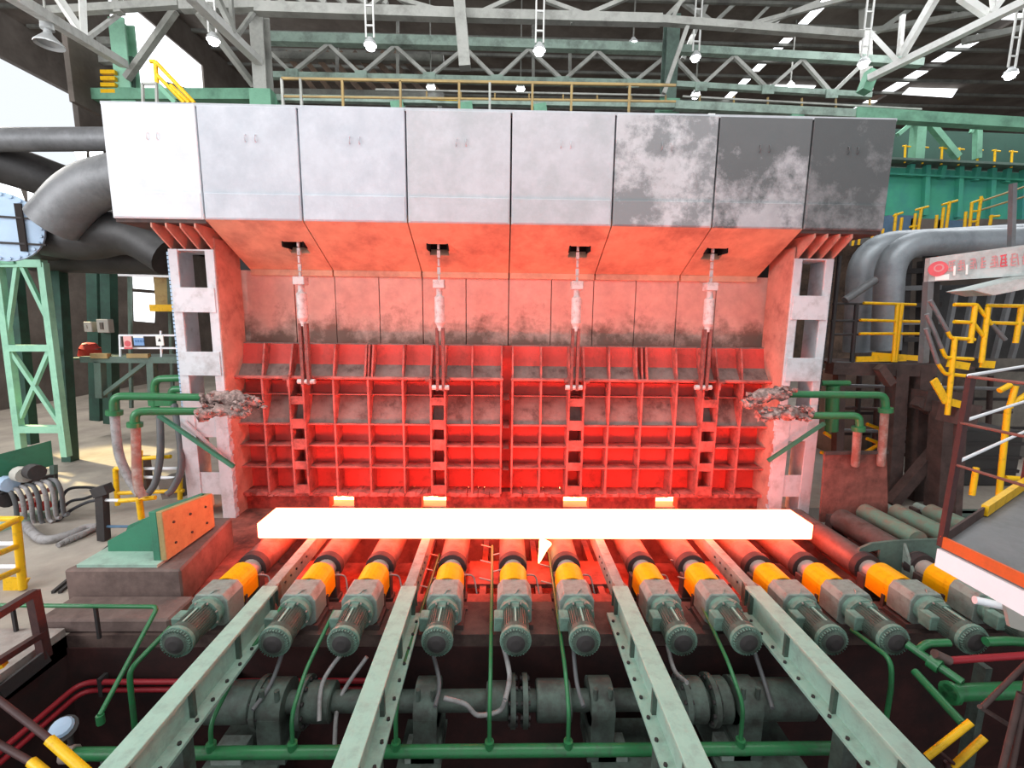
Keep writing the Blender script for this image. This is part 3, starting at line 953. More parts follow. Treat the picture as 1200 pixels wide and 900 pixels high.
# green header pipe and its risers
HPY = 4.9
hp = thing('header_pipe', 'long horizontal green header pipe crossing the pit in front of the shaft', 'pipe', (0, HPY, -1.1))
a, b = at(86, 876, HPY), at(985, 884, HPY)
hz = (a.z + b.z) / 2
MB().cyl((a.x, HPY, hz), (b.x, HPY, hz), 0.075, n=12).build('pipe', 'pipe_green', hp)
MB().cyl((a.x - 0.12, HPY, hz), (a.x, HPY, hz), 0.1, n=12).build('end_cap', 'neck_steel', hp)
for xx in (a.x + 0.4, -1.9, 2.6):
    MB().bx(xx - 0.05, xx + 0.05, HPY - 0.05, HPY + 0.05, -3.0, hz).build('stand', 'pit_green', hp)
risers = [((282, 778), (330, 712), 'left of the first two motors'), ((358, 786), (392, 716), 'between the second and third motors'),
          ((472, 783), (515, 650), 'right of the second green beam'), ((575, 780), (577, 640), 'left of the middle motor'),
          ((662, 781), (643, 645), 'right of the middle motor'), ((853, 775), (790, 640), 'left of the fourth green beam')]
for (bend, top, lb) in risers:
    k = at(bend[0], bend[1], 5.6 if bend[0] == 282 else 5.35)
    e_y = 8.3 if top[1] < 660 else 6.15
    e = at(top[0], top[1], e_y)
    e.x = e.x if True else k.x
    lo = V((k.x, HPY, hz))
    t = thing('spray_pipe', 'thin green riser pipe from the header, %s' % lb, 'pipe', (k.x, HPY, hz))
    MB().tube(rnd([lo, V((k.x, HPY + 0.02, k.z - 0.25)), k, e], 0.14), 0.027, 8).build('pipe', 'pipe_green', t)
    MB().cyl(lo + V((0, 0, 0.0)), lo + V((0, 0, 0.14)), 0.06, n=10).build('socket', 'pipe_green', t)
    if e_y > 8:
        for j in range(5):
            f = 0.62 + j * 0.09
            q = k.lerp(e, f)
            MB().cyl(q, q + V((0.22 if j % 2 else -0.22, 0, 0.06)), 0.012, n=6).build('nozzle', 'neck_steel', t)
k, e, lo = at(1044, 772, 5.3), at(998, 738, 6.0), at(1045, 800, 5.25)
t = thing('spray_pipe', 'thin green bent pipe right of the fourth green beam near the tenth motor', 'pipe', lo)
MB().tube(rnd([V((lo.x, lo.y, -3.0)), lo, k, e], 0.15), 0.032, 8).build('pipe', 'pipe_green', t)
k, e = at(152, 785, 5.5), at(200, 735, 6.1)
t = thing('spray_pipe', 'thin green bent pipe at left of the first motor', 'pipe', (k.x, 5.4, -1.0))
MB().tube(rnd([V((k.x, 5.45, -3.0)), V((k.x, 5.48, k.z - 0.2)), k, e], 0.15), 0.035, 8).build('pipe', 'pipe_green', t)
a, b, c = at(-20, 709, 6.14), at(185, 711, 6.14), at(117, 838, 5.0)
t = thing('corner_pipe', 'thin green pipe running along the floor then sloping down into the pit at left', 'pipe', b)
MB().tube(rnd([a, b, c], 0.08), 0.03, 8).build('pipe', 'pipe_green', t)
for x in (-7.2, -6.0):
    MB().bx(x - 0.02, x + 0.02, 6.12, 6.16, FZ, b.z).build('bracket', 'dark_steel', t)
MB().cyl(c, c + V((0, 0, -0.12)), 0.045, n=8).build('end_cap', 'pipe_green', t)
# motor cables hanging in the pit
cabs = [((335, 752), (318, 800), (296, 832)), ((402, 764), (378, 800), (374, 845)), ((508, 768), (515, 800), (510, 828)), ((588, 750), (597, 790), (592, 820)),
        ((672, 760), (676, 800), (684, 828)), ((782, 755), (790, 785), (805, 800)), ((884, 764), (896, 800), (905, 830)), ((430, 770), (398, 820), (392, 878))]
CABN = ['below the second motor', 'below the third motor', 'below the fourth motor', 'below the middle motor', 'below the sixth motor', 'below the seventh motor',
        'below the eighth motor', 'left of the second green beam down to the header']
for i, (a, b, c) in enumerate(cabs):
    q = [at(*a, 5.75), at(*b, 5.5), at(*c, 5.2)]
    tag(MB().tube(smooth(q), 0.03 if i != 3 else 0.035, 7).build('motor_cable', 'hose_grey' if i % 2 else 'hose_dark'),
        'sagging motor cable in the pit, %s' % CABN[i], 'cable', 'motor cables in the pit')
q = [at(592, 820, 5.2), at(585, 833, 5.2), at(560, 838, 5.16), at(545, 825, 5.16), at(520, 818, 5.16)]
tag(MB().tube(smooth(q), 0.03, 7).build('flexible_hose', 'hose_grey'), 'pale flexible hose looped in front of the shaft near the middle', 'hose')

# red pipes in the pit at left
rp = thing('red_pipe', 'pair of dark red pipes turning the back left corner of the pit', 'pipe', (-5.8, 6.0, -1.4), 'red pipes of the pit')
for k in range(2):
    z = -1.28 - k * 0.13
    MB().tube(rnd([(-1.6, 6.08, z), (-6.3 + 0.02 * k, 6.08, z), (-6.32, 3.2, z)], 0.2), 0.04, 8).build('pipe', 'red_pipe', rp)
for x in (-6.0, -4.0):
    MB().bx(x - 0.03, x + 0.03, 6.04, 6.17, -1.5, -1.2).build('clip', 'dark_steel', rp)
lp = thing('pit_lamp', 'small round lamp with a pale glass lying in the dark pit at left', 'lamp', at(75, 850, 4.9))
q = at(75, 850, 4.9)
MB().lathe(q + V((0, 0, -0.1)), (0.3, -0.5, 1), [(0, 0), (0, 0.1), (0.12, 0.15), (0.12, 0)], 14).build('housing', 'dark_steel', lp)
MB().lathe(q + V((0.02, -0.05, 0.02)), (0.3, -0.5, 1), [(0, 0.12), (0.04, 0.1), (0.07, 0.0)], 14).build('glass', 'flange_pale', lp)
MB().cyl(q + V((0, 0.05, -0.08)), V((q.x, q.y + 0.05, -3.0)), 0.03, n=8).build('stem', 'dark_steel', lp)

# green pipework at the right of the pit
t = thing('valve_pipe', 'thick bright green pipe with a flanged tee at lower right', 'pipe', at(1112, 808, 4.95))
a, b = at(1112, 812, 4.95), at(1215, 808, 5.05)
MB().cyl(a, b, 0.1, n=14).build('pipe', 'pipe_green', t)
MB().cyl(a, a + (b - a).normalized() * 0.05, 0.135, n=14).build('flange', 'pipe_green', t)
c, d = at(1063, 755, 5.55), at(1128, 800, 5.00)
MB().cyl(c, d, 0.055, n=12).build('branch', 'pipe_green', t)
e = c.lerp(d, 0.52)
MB().cyl(e - (d - c).normalized() * 0.06, e + (d - c).normalized() * 0.06, 0.1, n=12).build('collar', 'pipe_green', t)
MB().tube(rnd([c.lerp(d, 0.2), at(1085, 754, 5.45), at(1112, 753, 5.45)], 0.15), 0.05, 10).build('side_branch', 'pipe_green', t)
MB().bx(b.x - 0.3, b.x - 0.2, 5.4, 5.55, -3.0, b.z).build('stand', 'pit_green', t)
t = thing('lower_pipe', 'dull green pipe sloping down at right of the fourth green beam', 'pipe', at(1075, 790, 5.15))
MB().tube([at(1072, 787, 5.25), at(1128, 848, 4.55)], 0.05, 10).build('pipe', 'pipe_green', t)
t = thing('elbow_pipe', 'green hose-end elbow pipe behind the rightmost motors', 'pipe', at(1165, 752, 5.35))
MB().tube(rnd([at(1155, 752, 5.45), at(1185, 751, 5.45), at(1215, 754, 5.45)], 0.1), 0.06, 10).build('pipe', 'pipe_green', t)
t = thing('red_pipe', 'short dark red pipe at lower right above the thick green pipe', 'pipe', at(1150, 772, 5.25), 'red pipes of the pit')
MB().cyl(at(1112, 774, 5.25), at(1215, 767, 5.25), 0.045, n=10).build('pipe', 'red_pipe', t)
MB().cyl(at(1095, 766, 5.27), at(1112, 774, 5.25), 0.06, n=10).build('valve', 'roller_steel', t)

# ================================================================== LEFT PLINTH AND STOP
PF = 6.85
x0, x1 = at(74, 668, PF).x, at(211, 668, PF).x
pz = at(150, 668, PF).z
rb = at(266, 622, 8.6)
pt = [(x0, PF), (x1, PF), (rb.x, 8.8), (x0 + 0.5, 8.8)]
tag(MB().prism([(a, b, FZ) for a, b in pt], (0, 0, pz - FZ)).build('concrete_plinth', 'plinth_concrete', None, 0.03),
    'rough concrete plinth left of the roller table, glowing red on its right side', 'plinth')
tag(MB().bx(x0 + 0.1, x1 + 0.2, 6.25, PF, FZ, FZ + 0.22).build('plinth_step', 'plinth_concrete', None, 0.03),
    'low worn concrete step at the foot of the plinth by the pit edge', 'step')
st = thing('end_stop', 'green welded end stop with an orange-lit bolted timber face on the concrete plinth', 'bracket', (-6.1, 7.6, pz))
MB().bx(at(92, 664, 6.95).x, at(186, 664, 6.95).x, PF + 0.07, 8.3, pz, pz + 0.05).build('base_plate', 'beam_green', st)
for ya, xa_, xb_, za_, zb2 in ((7.35, 126, 188, 634, 600), (8.1, 150, 236, 616, 580)):
    MB().prism([V((at(xa_, 640, ya).x, ya, pz + 0.05)), V((at(xb_, 640, ya).x, ya, pz + 0.05)), V((at(xb_, zb2, ya).x, ya, at(xb_, zb2, ya).z)),
                V((at(xa_, za_, ya).x, ya, at(xa_, za_, ya).z))], (0, 0.08, 0)).build('gusset', 'machine_green', st)
n0, n1 = V((at(188, 652, 7.05).x, 7.05, 0)), V((at(246, 616, 8.3).x, 8.3, 0))
zb_, zt_ = pz + 0.05, at(190, 600, 7.05).z
zt2 = at(246, 578, 8.3).z
for nm, mt_, ox, tk in (('face_board', 'orange_board', 0.0, 0.1), ('back_plate', 'machine_green', -0.12, 0.12)):
    MB().prism([V((n0.x + ox, n0.y, zb_)), V((n1.x + ox, n1.y, zb_)), V((n1.x + ox, n1.y, zt2)), V((n0.x + ox, n0.y, zt_))], (tk, 0, 0)).build(nm, mt_, st, 0.008)
for i in range(3):
    for j in range(2):
        f = 0.18 + 0.32 * i
        q = n0.lerp(n1, f)
        z = zb_ + (zt_ + (zt2 - zt_) * f - zb_) * (0.25 + 0.45 * j)
        MB().cyl((q.x + 0.1, q.y, z), (q.x + 0.118, q.y, z), 0.022, n=8).build('bolt', 'dark_steel', st)

# ================================================================== helpers for steelwork given by real end points


def bars(parent, name, m, lst, Y, wd=0.1, h=None):
    """each bar is an object of its own; end points are picture rays stopped at depth Y (or at a depth of their own)"""
    for i_, q in enumerate(lst):
        o_ = V((0, 0.006 * (i_ % 7), 0.003 * (i_ % 5)))
        p = [at(a[0], a[1], a[2] if len(a) > 2 else Y) + o_ for a in q[:2]]
        k = q[2] if len(q) > 2 else wd
        MB().bar(p[0], p[1], k, h or k).build(name, m, parent)


def rails(parent, name, m, lst, Y, r=0.03):
    for q in lst:
        p = [at(a[0], a[1], a[2] if len(a) > 2 else Y) for a in q]
        if len(p) > 2:
            p = rnd(p, 0.06, 3)
        MB().tube(p, r, 8).build(name, m, parent)


# ================================================================== WATER PIPES AT THE DOOR JAMBS
t = thing('water_pipe', 'upper green cooling pipe with grey hose left of the white column', 'pipe', at(135, 470, 9.4), 'green cooling pipes')
MB().tube(rnd([at(250, 466, 9.9), at(133, 464, 9.5), at(134, 484, 9.5)], 0.18), 0.085, 12).build('pipe', 'pipe_green', t)
MB().cyl(at(134, 481, 9.5), at(134, 486, 9.5), 0.15, n=14).build('flange', 'pipe_green', t)
MB().tube(smooth([at(134, 485, 9.5), at(139, 530, 9.4), at(151, 560, 9.3), at(164, 580, 9.2)]), 0.085, 10).build('hose', 'hose_grey', t)
t = thing('water_pipe', 'lower green cooling pipe with rusty hose left of the white column', 'pipe', at(160, 490, 9.2), 'green cooling pipes')
MB().tube(rnd([at(245, 482, 9.8), at(158, 482, 9.2), at(158, 500, 9.2)], 0.18), 0.085, 12).build('pipe', 'pipe_green', t)
MB().cyl(at(158, 495, 9.2), at(158, 500, 9.2), 0.14, n=14).build('flange', 'pipe_green', t)
MB().tube(smooth([at(159, 499, 9.2), at(160, 540, 9.1), at(162, 570, 9.0), at(168, 582, 9.0)]), 0.085, 10).build('hose', 'hose_rust', t)
t = thing('water_pipe', 'upper rear green cooling pipe with dark hoses behind the hoses at left', 'pipe', at(183, 460, 10.6), 'green cooling pipes')
MB().tube(rnd([at(214, 443, 10.6), at(181, 444, 10.6), at(182, 478, 10.6)], 0.2), 0.085, 12).build('pipe', 'pipe_green', t)
MB().tube(rnd([at(214, 456, 10.6), at(201, 456, 10.6), at(202, 474, 10.6)], 0.16), 0.085, 12).build('pipe', 'pipe_green', t)
MB().bar(at(176, 472, 10.6), at(204, 472, 10.6), 0.14, 0.14).build('manifold', 'pipe_green', t)
MB().tube(smooth([at(187, 478, 10.6), at(188, 530, 10.4), at(182, 565, 10.2), at(172, 580, 10.0)]), 0.075, 10).build('hose', 'hose_dark', t)
MB().tube(smooth([at(204, 474, 10.6), at(211, 515, 10.3), at(212, 550, 10.1), at(203, 572, 10.0), at(195, 580, 9.9)]), 0.075, 10).build('hose', 'hose_dark', t)
t = thing('pipe_bracket', 'thin green diagonal bracket bolted to the white column below the left pipes', 'bracket', at(272, 545, 10.0))
bars(t, 'strut', 'machine_green', [((186, 487), (274, 547))], 10.0, 0.08)
bars(t, 'strut', 'column_paint', [((216, 494), (268, 542))], 10.15, 0.06)

t = thing('water_pipe', 'upper green cooling pipe with pale hose right of the grey column', 'pipe', at(1036, 470, 9.6), 'green cooling pipes')
MB().tube(rnd([at(925, 462, 9.8), at(1037, 463, 9.6), at(1038, 482, 9.6)], 0.16), 0.08, 12).build('pipe', 'pipe_green', t)
MB().cyl(at(1038, 478, 9.6), at(1038, 483, 9.6), 0.14, n=14).build('flange', 'pipe_green', t)
MB().tube([at(1037, 482, 9.6), at(1035, 510, 9.6), at(1032, 545, 9.7)], 0.085, 10).build('hose', 'hose_rust', t)
t = thing('water_pipe', 'lower green cooling pipe with rusty hose right of the grey column', 'pipe', at(1005, 495, 9.4), 'green cooling pipes')
MB().tube(rnd([at(940, 487, 9.7), at(1007, 487, 9.4), at(1007, 505, 9.4)], 0.14), 0.08, 12).build('pipe', 'pipe_green', t)
MB().cyl(at(1006, 500, 9.4), at(1006, 505, 9.4), 0.13, n=14).build('flange', 'pipe_green', t)
MB().tube([at(1005, 504, 9.4), at(1004, 520, 9.5), at(1002, 545, 9.7)], 0.085, 10).build('hose', 'hose_rust', t)
t = thing('water_pipe', 'short rear green pipe stub with manifold right of the grey column', 'pipe', at(977, 475, 10.8), 'green cooling pipes')
MB().tube([at(962, 449, 10.8), at(995, 449, 10.8)], 0.07, 10).build('pipe', 'pipe_green', t)
MB().tube([at(976, 452, 10.8), at(974, 505, 10.8)], 0.15, 12).build('manifold', 'pipe_green', t)
t = thing('pipe_bracket', 'thin dull green diagonal bracket at the foot of the right column', 'bracket', at(900, 540, 10.0))
bars(t, 'strut', 'machine_green', [((900, 540), (966, 496))], 10.0, 0.07)

# clinker covered ends of the pipes beside the doors


def clinker(path, Y, r, label):
    pts = smooth([at(a, b, Y) for a, b in path], 4)
    n = len(pts)
    m = MB().tube(pts, [r * (0.8 + random.uniform(-0.25, 0.25)) * (1 if i < n - 2 else 0.6) for i in range(n)], 11)
    jag(m, 0.045)
    for k in range(30):
        q = random.choice(pts) + V((random.uniform(-0.1, 0.1), random.uniform(-0.16, 0), random.uniform(-0.14, 0.14)))
        b = MB().lathe(q, (random.random(), random.random(), 1), [(0, 0), (0.0, 0.05), (0.05, 0.07), (0.09, 0)], 6)
        jag(b, 0.02)
        m.add(b.v, b.f)
    tag(m.build('clinker_crust', 'clinker'), label, 'clinker')


clinker([(242, 470), (262, 466), (285, 468), (305, 475)], 9.75, 0.17, 'upper lump of grey clinker crusted on the pipe end at the left jamb')
clinker([(234, 486), (252, 481), (275, 482), (292, 480)], 9.6, 0.16, 'lower lump of reddened clinker crusted on the pipe end at the left jamb')
clinker([(873, 474), (888, 466), (908, 461), (926, 462)], 9.7, 0.16, 'upper lump of grey clinker crusted on the pipe end at the right jamb')
clinker([(888, 487), (905, 484), (925, 484), (946, 486)], 9.6, 0.15, 'lower lump of reddened clinker crusted on the pipe end at the right jamb')

# ------------------------------------------------------------------ hoist rods
NM = ['leftmost', 'second from left', 'third from left', 'rightmost']
RODS = [((350, 291), (350, 448)), ((514, 294), (513, 455)), ((677, 296), (674, 455)), ((835, 298), (829, 455))]
for i, (a, b) in enumerate(RODS):
    ry = 10.45
    A, B = at(*a, ry), at(*b, ry)
    B = V((A.x + 0.02, ry, B.z))
    t = thing('hoist_rod', 'hoist rod with turnbuckle hanging from the soffit to the doors, %s of four' % NM[i], 'hoist rod', B, 'hoist rods of the furnace doors')
    P = lambda f: A.lerp(B, f)
    m = MB()
    for k in range(5):
        f0 = -0.06 + k * 0.058
        m.bar(P(f0), P(f0 + 0.05), 0.07 if k % 2 else 0.045, 0.045 if k % 2 else 0.07, (0, 1, 0))
    m.build('link_chain', 'rod_steel', t)
    c = P(0.235)
    MB().bx(c.x - 0.13, c.x + 0.13, ry - 0.13, ry + 0.13, P(0.265).z, P(0.205).z).build('nut_block', 'rod_steel', t, 0.012)
    MB().cyl(P(0.26), P(0.34), 0.07, n=12).build('threaded_neck', 'rod_steel', t)
    MB().lathe(P(0.31), B - A, [(0, 0), (0, 0.06), (0.06, 0.115), ((B - A).length * 0.2, 0.115), ((B - A).length * 0.225, 0.07), ((B - A).length * 0.26, 0.06), ((B - A).length * 0.26, 0)], 16).build('turnbuckle', 'rod_steel', t)
    p, q = P(0.55), P(1.0)
    for xa_, xb_ in ((-0.1, -0.035), (0.035, 0.1)):
        MB().bx(p.x + xa_, p.x + xb_, ry - 0.06, ry + 0.06, q.z - 0.05, p.z).build('pull_bar', 'rod_rust', t)
    MB().cyl((p.x - 0.2, ry, q.z + 0.02), (p.x + 0.2, ry, q.z + 0.02), 0.06, n=12).build('pin', 'rod_steel', t)

# ================================================================== LEFT SIDE OF THE HALL
Y = 14.0
t = thing('lattice_column', 'pale green lattice steel column standing on the floor at far left', 'column', (at(50, 530, Y).x, Y, FZ))
bars(t, 'leg', 'lattice_green', [((-2, 308), (26, 532), 0.19), ((50, 308), (78, 535), 0.19)], Y)
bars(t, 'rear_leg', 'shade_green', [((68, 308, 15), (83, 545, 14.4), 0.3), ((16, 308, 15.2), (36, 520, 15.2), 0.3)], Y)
bars(t, 'strut', 'lattice_green', [((-2, 309), (52, 309), 0.22), ((11, 408), (62, 408), 0.2), ((24, 503), (75, 503), 0.22)], Y)
bars(t, 'brace', 'lattice_green', [((20, 312), (9, 394), 0.11), ((26, 312), (57, 376), 0.11), ((13, 412), (72, 500), 0.11), ((57, 412), (24, 490), 0.11)], Y)
bars(t, 'head', 'structure_green', [((-6, 303), (22, 303), 0.34)], Y)
# big ducts at top left
dt = lambda n, l, m, path, Y, r: tag(MB().tube(rnd([at(*q[:2], q[2] if len(q) > 2 else Y) for q in path], 1.0, 8), r, 20).build(n, m), l, 'duct')
dt('air_duct', 'long straight grey duct running level just left of the hood top', 'duct_grey', [(-40, 164), (160, 163)], 14.5, 0.33)
dt('air_duct', 'dark sloping duct below the level grey duct at top left', 'duct_dark', [(-40, 180, 15), (20, 196, 15.5), (90, 222, 16.2), (170, 240, 17)], 15.5, 0.62)
dt('air_duct', 'bent grey duct with bright end curving up behind the left edge of the hood', 'duct_grey', [(62, 262), (98, 220), (190, 196)], 12.8, 0.62)
dt('air_duct', 'dark duct bending towards the column under the left end of the hood', 'duct_dark', [(20, 268), (96, 282), (150, 268), (200, 300)], 13.6, 0.62)
dt('air_duct', 'lower dark duct lying level behind the lattice column head', 'duct_dark', [(40, 302), (200, 306)], 15.0, 0.45)
t = thing('duct_flange', 'pale round duct flange with bolts and a dark slot at the left edge', 'flange', at(10, 266, 12.6))
c = at(3, 266, 12.6)
ax = V((0.35, -1, 0)).normalized()
MB().lathe(c, ax, [(0, 0), (0, 0.9), (0.08, 0.9), (0.08, 0)], 28).build('disc', 'flange_pale', t)
s = ax.cross(V((0, 0, 1)))
for k in range(26):
    a = 2 * PI * k / 26
    q = c + ax * 0.08 + (s * math.cos(a) + V((0, 0, 1)) * math.sin(a)) * 0.83
    MB().cyl(q, q + ax * 0.04, 0.045, n=6).build('bolt', 'flange_pale', t)
q = c + ax * 0.1 - s * -0.35
for dz in (-0.42, 0.25):
    MB().bar(c + ax * 0.1 - s * 0.9 + V((0, 0, dz)), c + ax * 0.1 + s * 0.9 + V((0, 0, dz)), 0.05, 0.05).build('tie_bar', 'dark_steel', t)
e = c + ax * 0.095 - s * 0.42
MB().bar(e + V((0, 0, -0.62)), e + V((0, 0, 0.62)), 0.2, 0.03).build('slot', 'joint_dark', t)
MB().cyl(c - ax * 1.8, c, 0.68, n=20).build('collar', 'duct_dark', t)
# windows of the left hall side, seen low between the steelwork
wi = 1
for poly, Y in (([(0, 207), (17, 205), (29, 238), (0, 238)], 23.5), ([(31, 212), (44, 216), (48, 242), (33, 240)], 23.5), ([(84, 172), (101, 173), (100, 188), (92, 190)], 24),
                ([(104, 172), (120, 172), (120, 184), (105, 184)], 24)):
    m = MB().prism([at(a, b, Y) for a, b in poly], (0, 0.05, 0))
    struct('window_%d' % wi, m, 'daylight_pane')
    wi += 1
m = MB().prism([at(a, b, 21.0) for a, b in ((155, 321), (178, 321), (180, 340), (156, 338))], (0, 0.05, 0)).prism([at(a, b, 21.0) for a, b in ((156, 342), (182, 344), (180, 378), (157, 376))], (0, 0.05, 0))
struct('window_%d' % wi, m, 'daylight_pane')
t = thing('work_cabin', 'pale yellow-walled cabin with white roof edge lit at the window left of the column', 'cabin', at(180, 430, 20.5))
bars(t, 'roof_edge', 'white_paint', [((130, 319), (214, 322), 0.3)], 20.4)
MB().prism([at(a, b, 20.6) for a, b in ((180, 324), (212, 326), (212, 358), (182, 358))], (0, 0.5, 0)).build('wall', 'orange_board', t)
bars(t, 'sill', 'rail_yellow', [((178, 361), (212, 361), 0.3)], 20.4)
bars(t, 'post', 'structure_dull', [((152, 322), (154, 478), 0.12), ((198, 322), (203, 478), 0.12)], 20.6)
# staging with signs
Y = 15.0
t = thing('staging', 'green steel staging with white guard rails left of the white column', 'platform', at(150, 450, Y))
bars(t, 'deck_edge', 'structure_dull', [((97, 421), (214, 422), 0.22)], Y, 0.2, 0.2)
bars(t, 'deck', 'structure_dull', [((105, 418, 16.0), (214, 418, 16.0), 1.8)], Y, 1.8, 0.06)
bars(t, 'guard_rail', 'white_paint', [((140, 393), (214, 393), 0.06), ((140, 408), (214, 408), 0.06), ((140, 393), (141, 420), 0.05), ((188, 388), (189, 420), 0.05)], Y)
bars(t, 'leg', 'structure_dull', [((117, 424), (119, 466), 0.22), ((178, 424), (180, 470), 0.22)], Y)
bars(t, 'brace', 'structure_dull', [((122, 462), (172, 424), 0.12)], Y)
bars(t, 'toe_board', 'rail_ochre', [((108, 417), (128, 417), 0.16), ((150, 417), (175, 417), 0.14)], 14.9)
SG = [('red and white warning sign with a dark emblem on the staging rail', 'sign_pink', (144, 394, 155, 409)),
      ('blue and white lettered sign beside the red one on the staging rail', 'sign_blue', (156, 394, 169, 405)),
      ('white square sign with a small triangle at the right of the staging rail', 'sign_white', (182, 393, 192, 405))]
for lb, m_, (a, b, c, d) in SG:
    p, q = at(a, b, 14.85), at(c, d, 14.85)
    t = thing('warning_sign', lb, 'sign', V(((p.x + q.x) / 2, 14.85, q.z)))
    MB().bx(p.x, q.x, 14.85, 14.88, q.z, p.z).build('board', m_, t)
    w_, h_ = q.x - p.x, p.z - q.z
    if m_ == 'sign_pink':
        MB().lathe((p.x + w_ * .5, 14.85, q.z + h_ * .42), (0, -1, 0), [(0, 0), (0, .1), (.012, .1), (.012, 0)], 14).build('emblem', 'sign_red', t)
        MB().bx(p.x, q.x, 14.84, 14.85, q.z, q.z + .05).build('border', 'sign_red', t)
    elif m_ == 'sign_blue':
        for k in range(4):
            MB().bx(p.x + .05 + k * .08, p.x + .1 + k * .08, 14.84, 14.85, q.z + h_ * .35, q.z + h_ * .62).build('stroke', 'blue_paint', t)
        MB().bx(p.x, q.x, 14.84, 14.85, p.z - .05, p.z).build('border', 'sign_white', t)
    else:
        MB().prism([(p.x + w_ * .3, 14.84, q.z + h_ * .4), (p.x + w_ * .7, 14.84, q.z + h_ * .4), (p.x + w_ * .5, 14.84, q.z + h_ * .75)], (0, .01, 0)).build('triangle', 'dark_steel', t)
t = thing('hall_post', 'dark green steel post behind the staging with two grey boxes', 'column', at(128, 455, 17))
bars(t, 'post', 'shade_green', [((127, 300), (131, 496), 0.35)], 17)
bars(t, 'post', 'shade_green', [((112, 300), (116, 492), 0.4)], 17.6)
for lb, (a, b, c, d) in (('small grey electrical box left of the dark green post', (97, 377, 108, 389)), ('grey electrical box with a dark square door on the dark green post', (112, 374, 128, 390))):
    p, q = at(a, b, 16.6), at(c, d, 16.6)
    t = thing('electrical_box', lb, 'box', V(((p.x + q.x) / 2, 16.6, q.z)))
    MB().bx(p.x, q.x, 16.6, 16.85, q.z, p.z).build('case', 'cabinet_grey', t, 0.02)
    MB().bx(p.x + .14, q.x - .18, 16.57, 16.6, q.z + .12, p.z - .12).build('door', 'hall_dark' if a > 100 else 'cabinet_grey', t)
q = at(106, 411, 15.6)
tag(jag(MB().lathe(q + V((0, 0, -0.2)), (0, 0, 1), [(0, 0), (0, .3), (.25, .34), (.42, .2), (.5, 0)], 9), .05).build('red_bag', 'red_valve'), 'crumpled red bag lying on the left end of the green staging', 'bag')

# valve stand with green plate and hoses
Y = 10.4
t = thing('valve_stand', 'valve stand with dark green back plate and many hoses at the left edge', 'valve stand', (at(40, 600, Y).x, Y, FZ))
MB().prism([at(-30, 540, 9.6), at(57, 517, 10.9), at(60, 546, 10.9), at(-30, 572, 9.6)], (0, 0.06, 0)).build('back_plate', 'machine_green', t)
MB().bar(at(-30, 581, 9.4), at(66, 557, 10.7), 0.12, 0.1).build('manifold', 'dark_steel', t)
MB().bar(at(-30, 600, 9.4), at(64, 572, 10.6), 0.1, 0.08).build('rail', 'rust_steel', t)
MB().bar(at(-30, 628, 9.2), at(66, 598, 10.5), 0.3, 0.2).build('base_channel', 'beam_green', t)
bars(t, 'leg', 'structure_dull', [((63, 545, 10.7), (64, 603, 10.5), 0.1), ((60, 546, 10.9), (66, 598, 10.7), 0.08)], 10.6)
for k, (a, b, c) in enumerate(((5, 566, 'flange_pale'), (22, 555, 'cabinet_grey'), (2, 584, 'dark_steel'), (36, 552, 'dark_steel'))):
    q = at(a, b, 9.9)
    MB().cyl(q, q + V((0.25, -0.1, 0.0)), 0.17, n=12).build('valve', c, t)
for k, (a, b) in enumerate(((40, 592), (53, 595), (30, 596))):
    q = at(a, b, 10.1)
    MB().lathe(q, (0, -0.3, 1), [(0, 0), (0, .13), (.12, .13), (.12, 0)], 10).build('hand_wheel', 'red_valve', t)
for k in range(7):
    a = 4 + k * 9
    b = 574 - k * 2
    q = [at(a, b, 10.0), at(a + 8, b + 2, 9.8), at(a + 14, b + 16, 9.8), at(a + 17, b + 40, 9.9), at(a + 22, b + 58 - k * 3, 9.9)]
    MB().tube(smooth(q), 0.045, 8).build('hose', 'hose_grey' if k % 3 else 'hose_dark', t)
for k, (pts, lb) in enumerate((([(66, 600), (78, 575), (100, 571), (122, 574)], 'uppermost'), ([(66, 603), (82, 588), (100, 584), (118, 577)], 'middle'), ([(66, 612), (85, 597), (104, 588), (118, 586)], 'lowest'))):
    tag(MB().tube(smooth([at(a, b, 10.4 - k * 0.2) for a, b in pts]), 0.035, 7).build('floor_cable', 'cable_black'),
        'black cable looping from the valve stand to the rail post, %s of three' % lb, 'cable', 'black cables')
tag(MB().tube(smooth([atz(30, 615, FZ + .08), atz(50, 632, FZ + .08), atz(80, 627, FZ + .08), atz(100, 619, FZ + .1), atz(114, 618, FZ + .08)]), 0.09, 10).build('hose_bundle', 'hose_grey'),
    'thick pale hose lying curved on the floor below the valve stand', 'hose')
for k in range(5):
    a = atz(68 + k * 6, 639 - k * 2.4, FZ + .06)
    b = atz(92 + k * 6, 627 - k * 2.4, FZ + .06)
    tag(MB().tube([a, a.lerp(b, .5) + V((0, 0, .02)), b], 0.055, 7).build('pipe_offcut', 'hose_grey'),
        'short grey pipe offcut by the thick hose, %s of five' % ('nearest', 'second', 'middle', 'fourth', 'farthest')[k], 'pipe', 'pipe offcuts by the valve stand')
for k in range(2):
    a, b = atz(62 + k * 8, 694, FZ + .03), atz(128 + k * 6, 640, FZ + .03)
    tag(MB().bar(a, b, .05, .05).build('floor_rail', 'dark_steel'), 'thin dark rail on the floor left of the plinth, %s of two' % ('outer', 'inner')[k], 'rail')
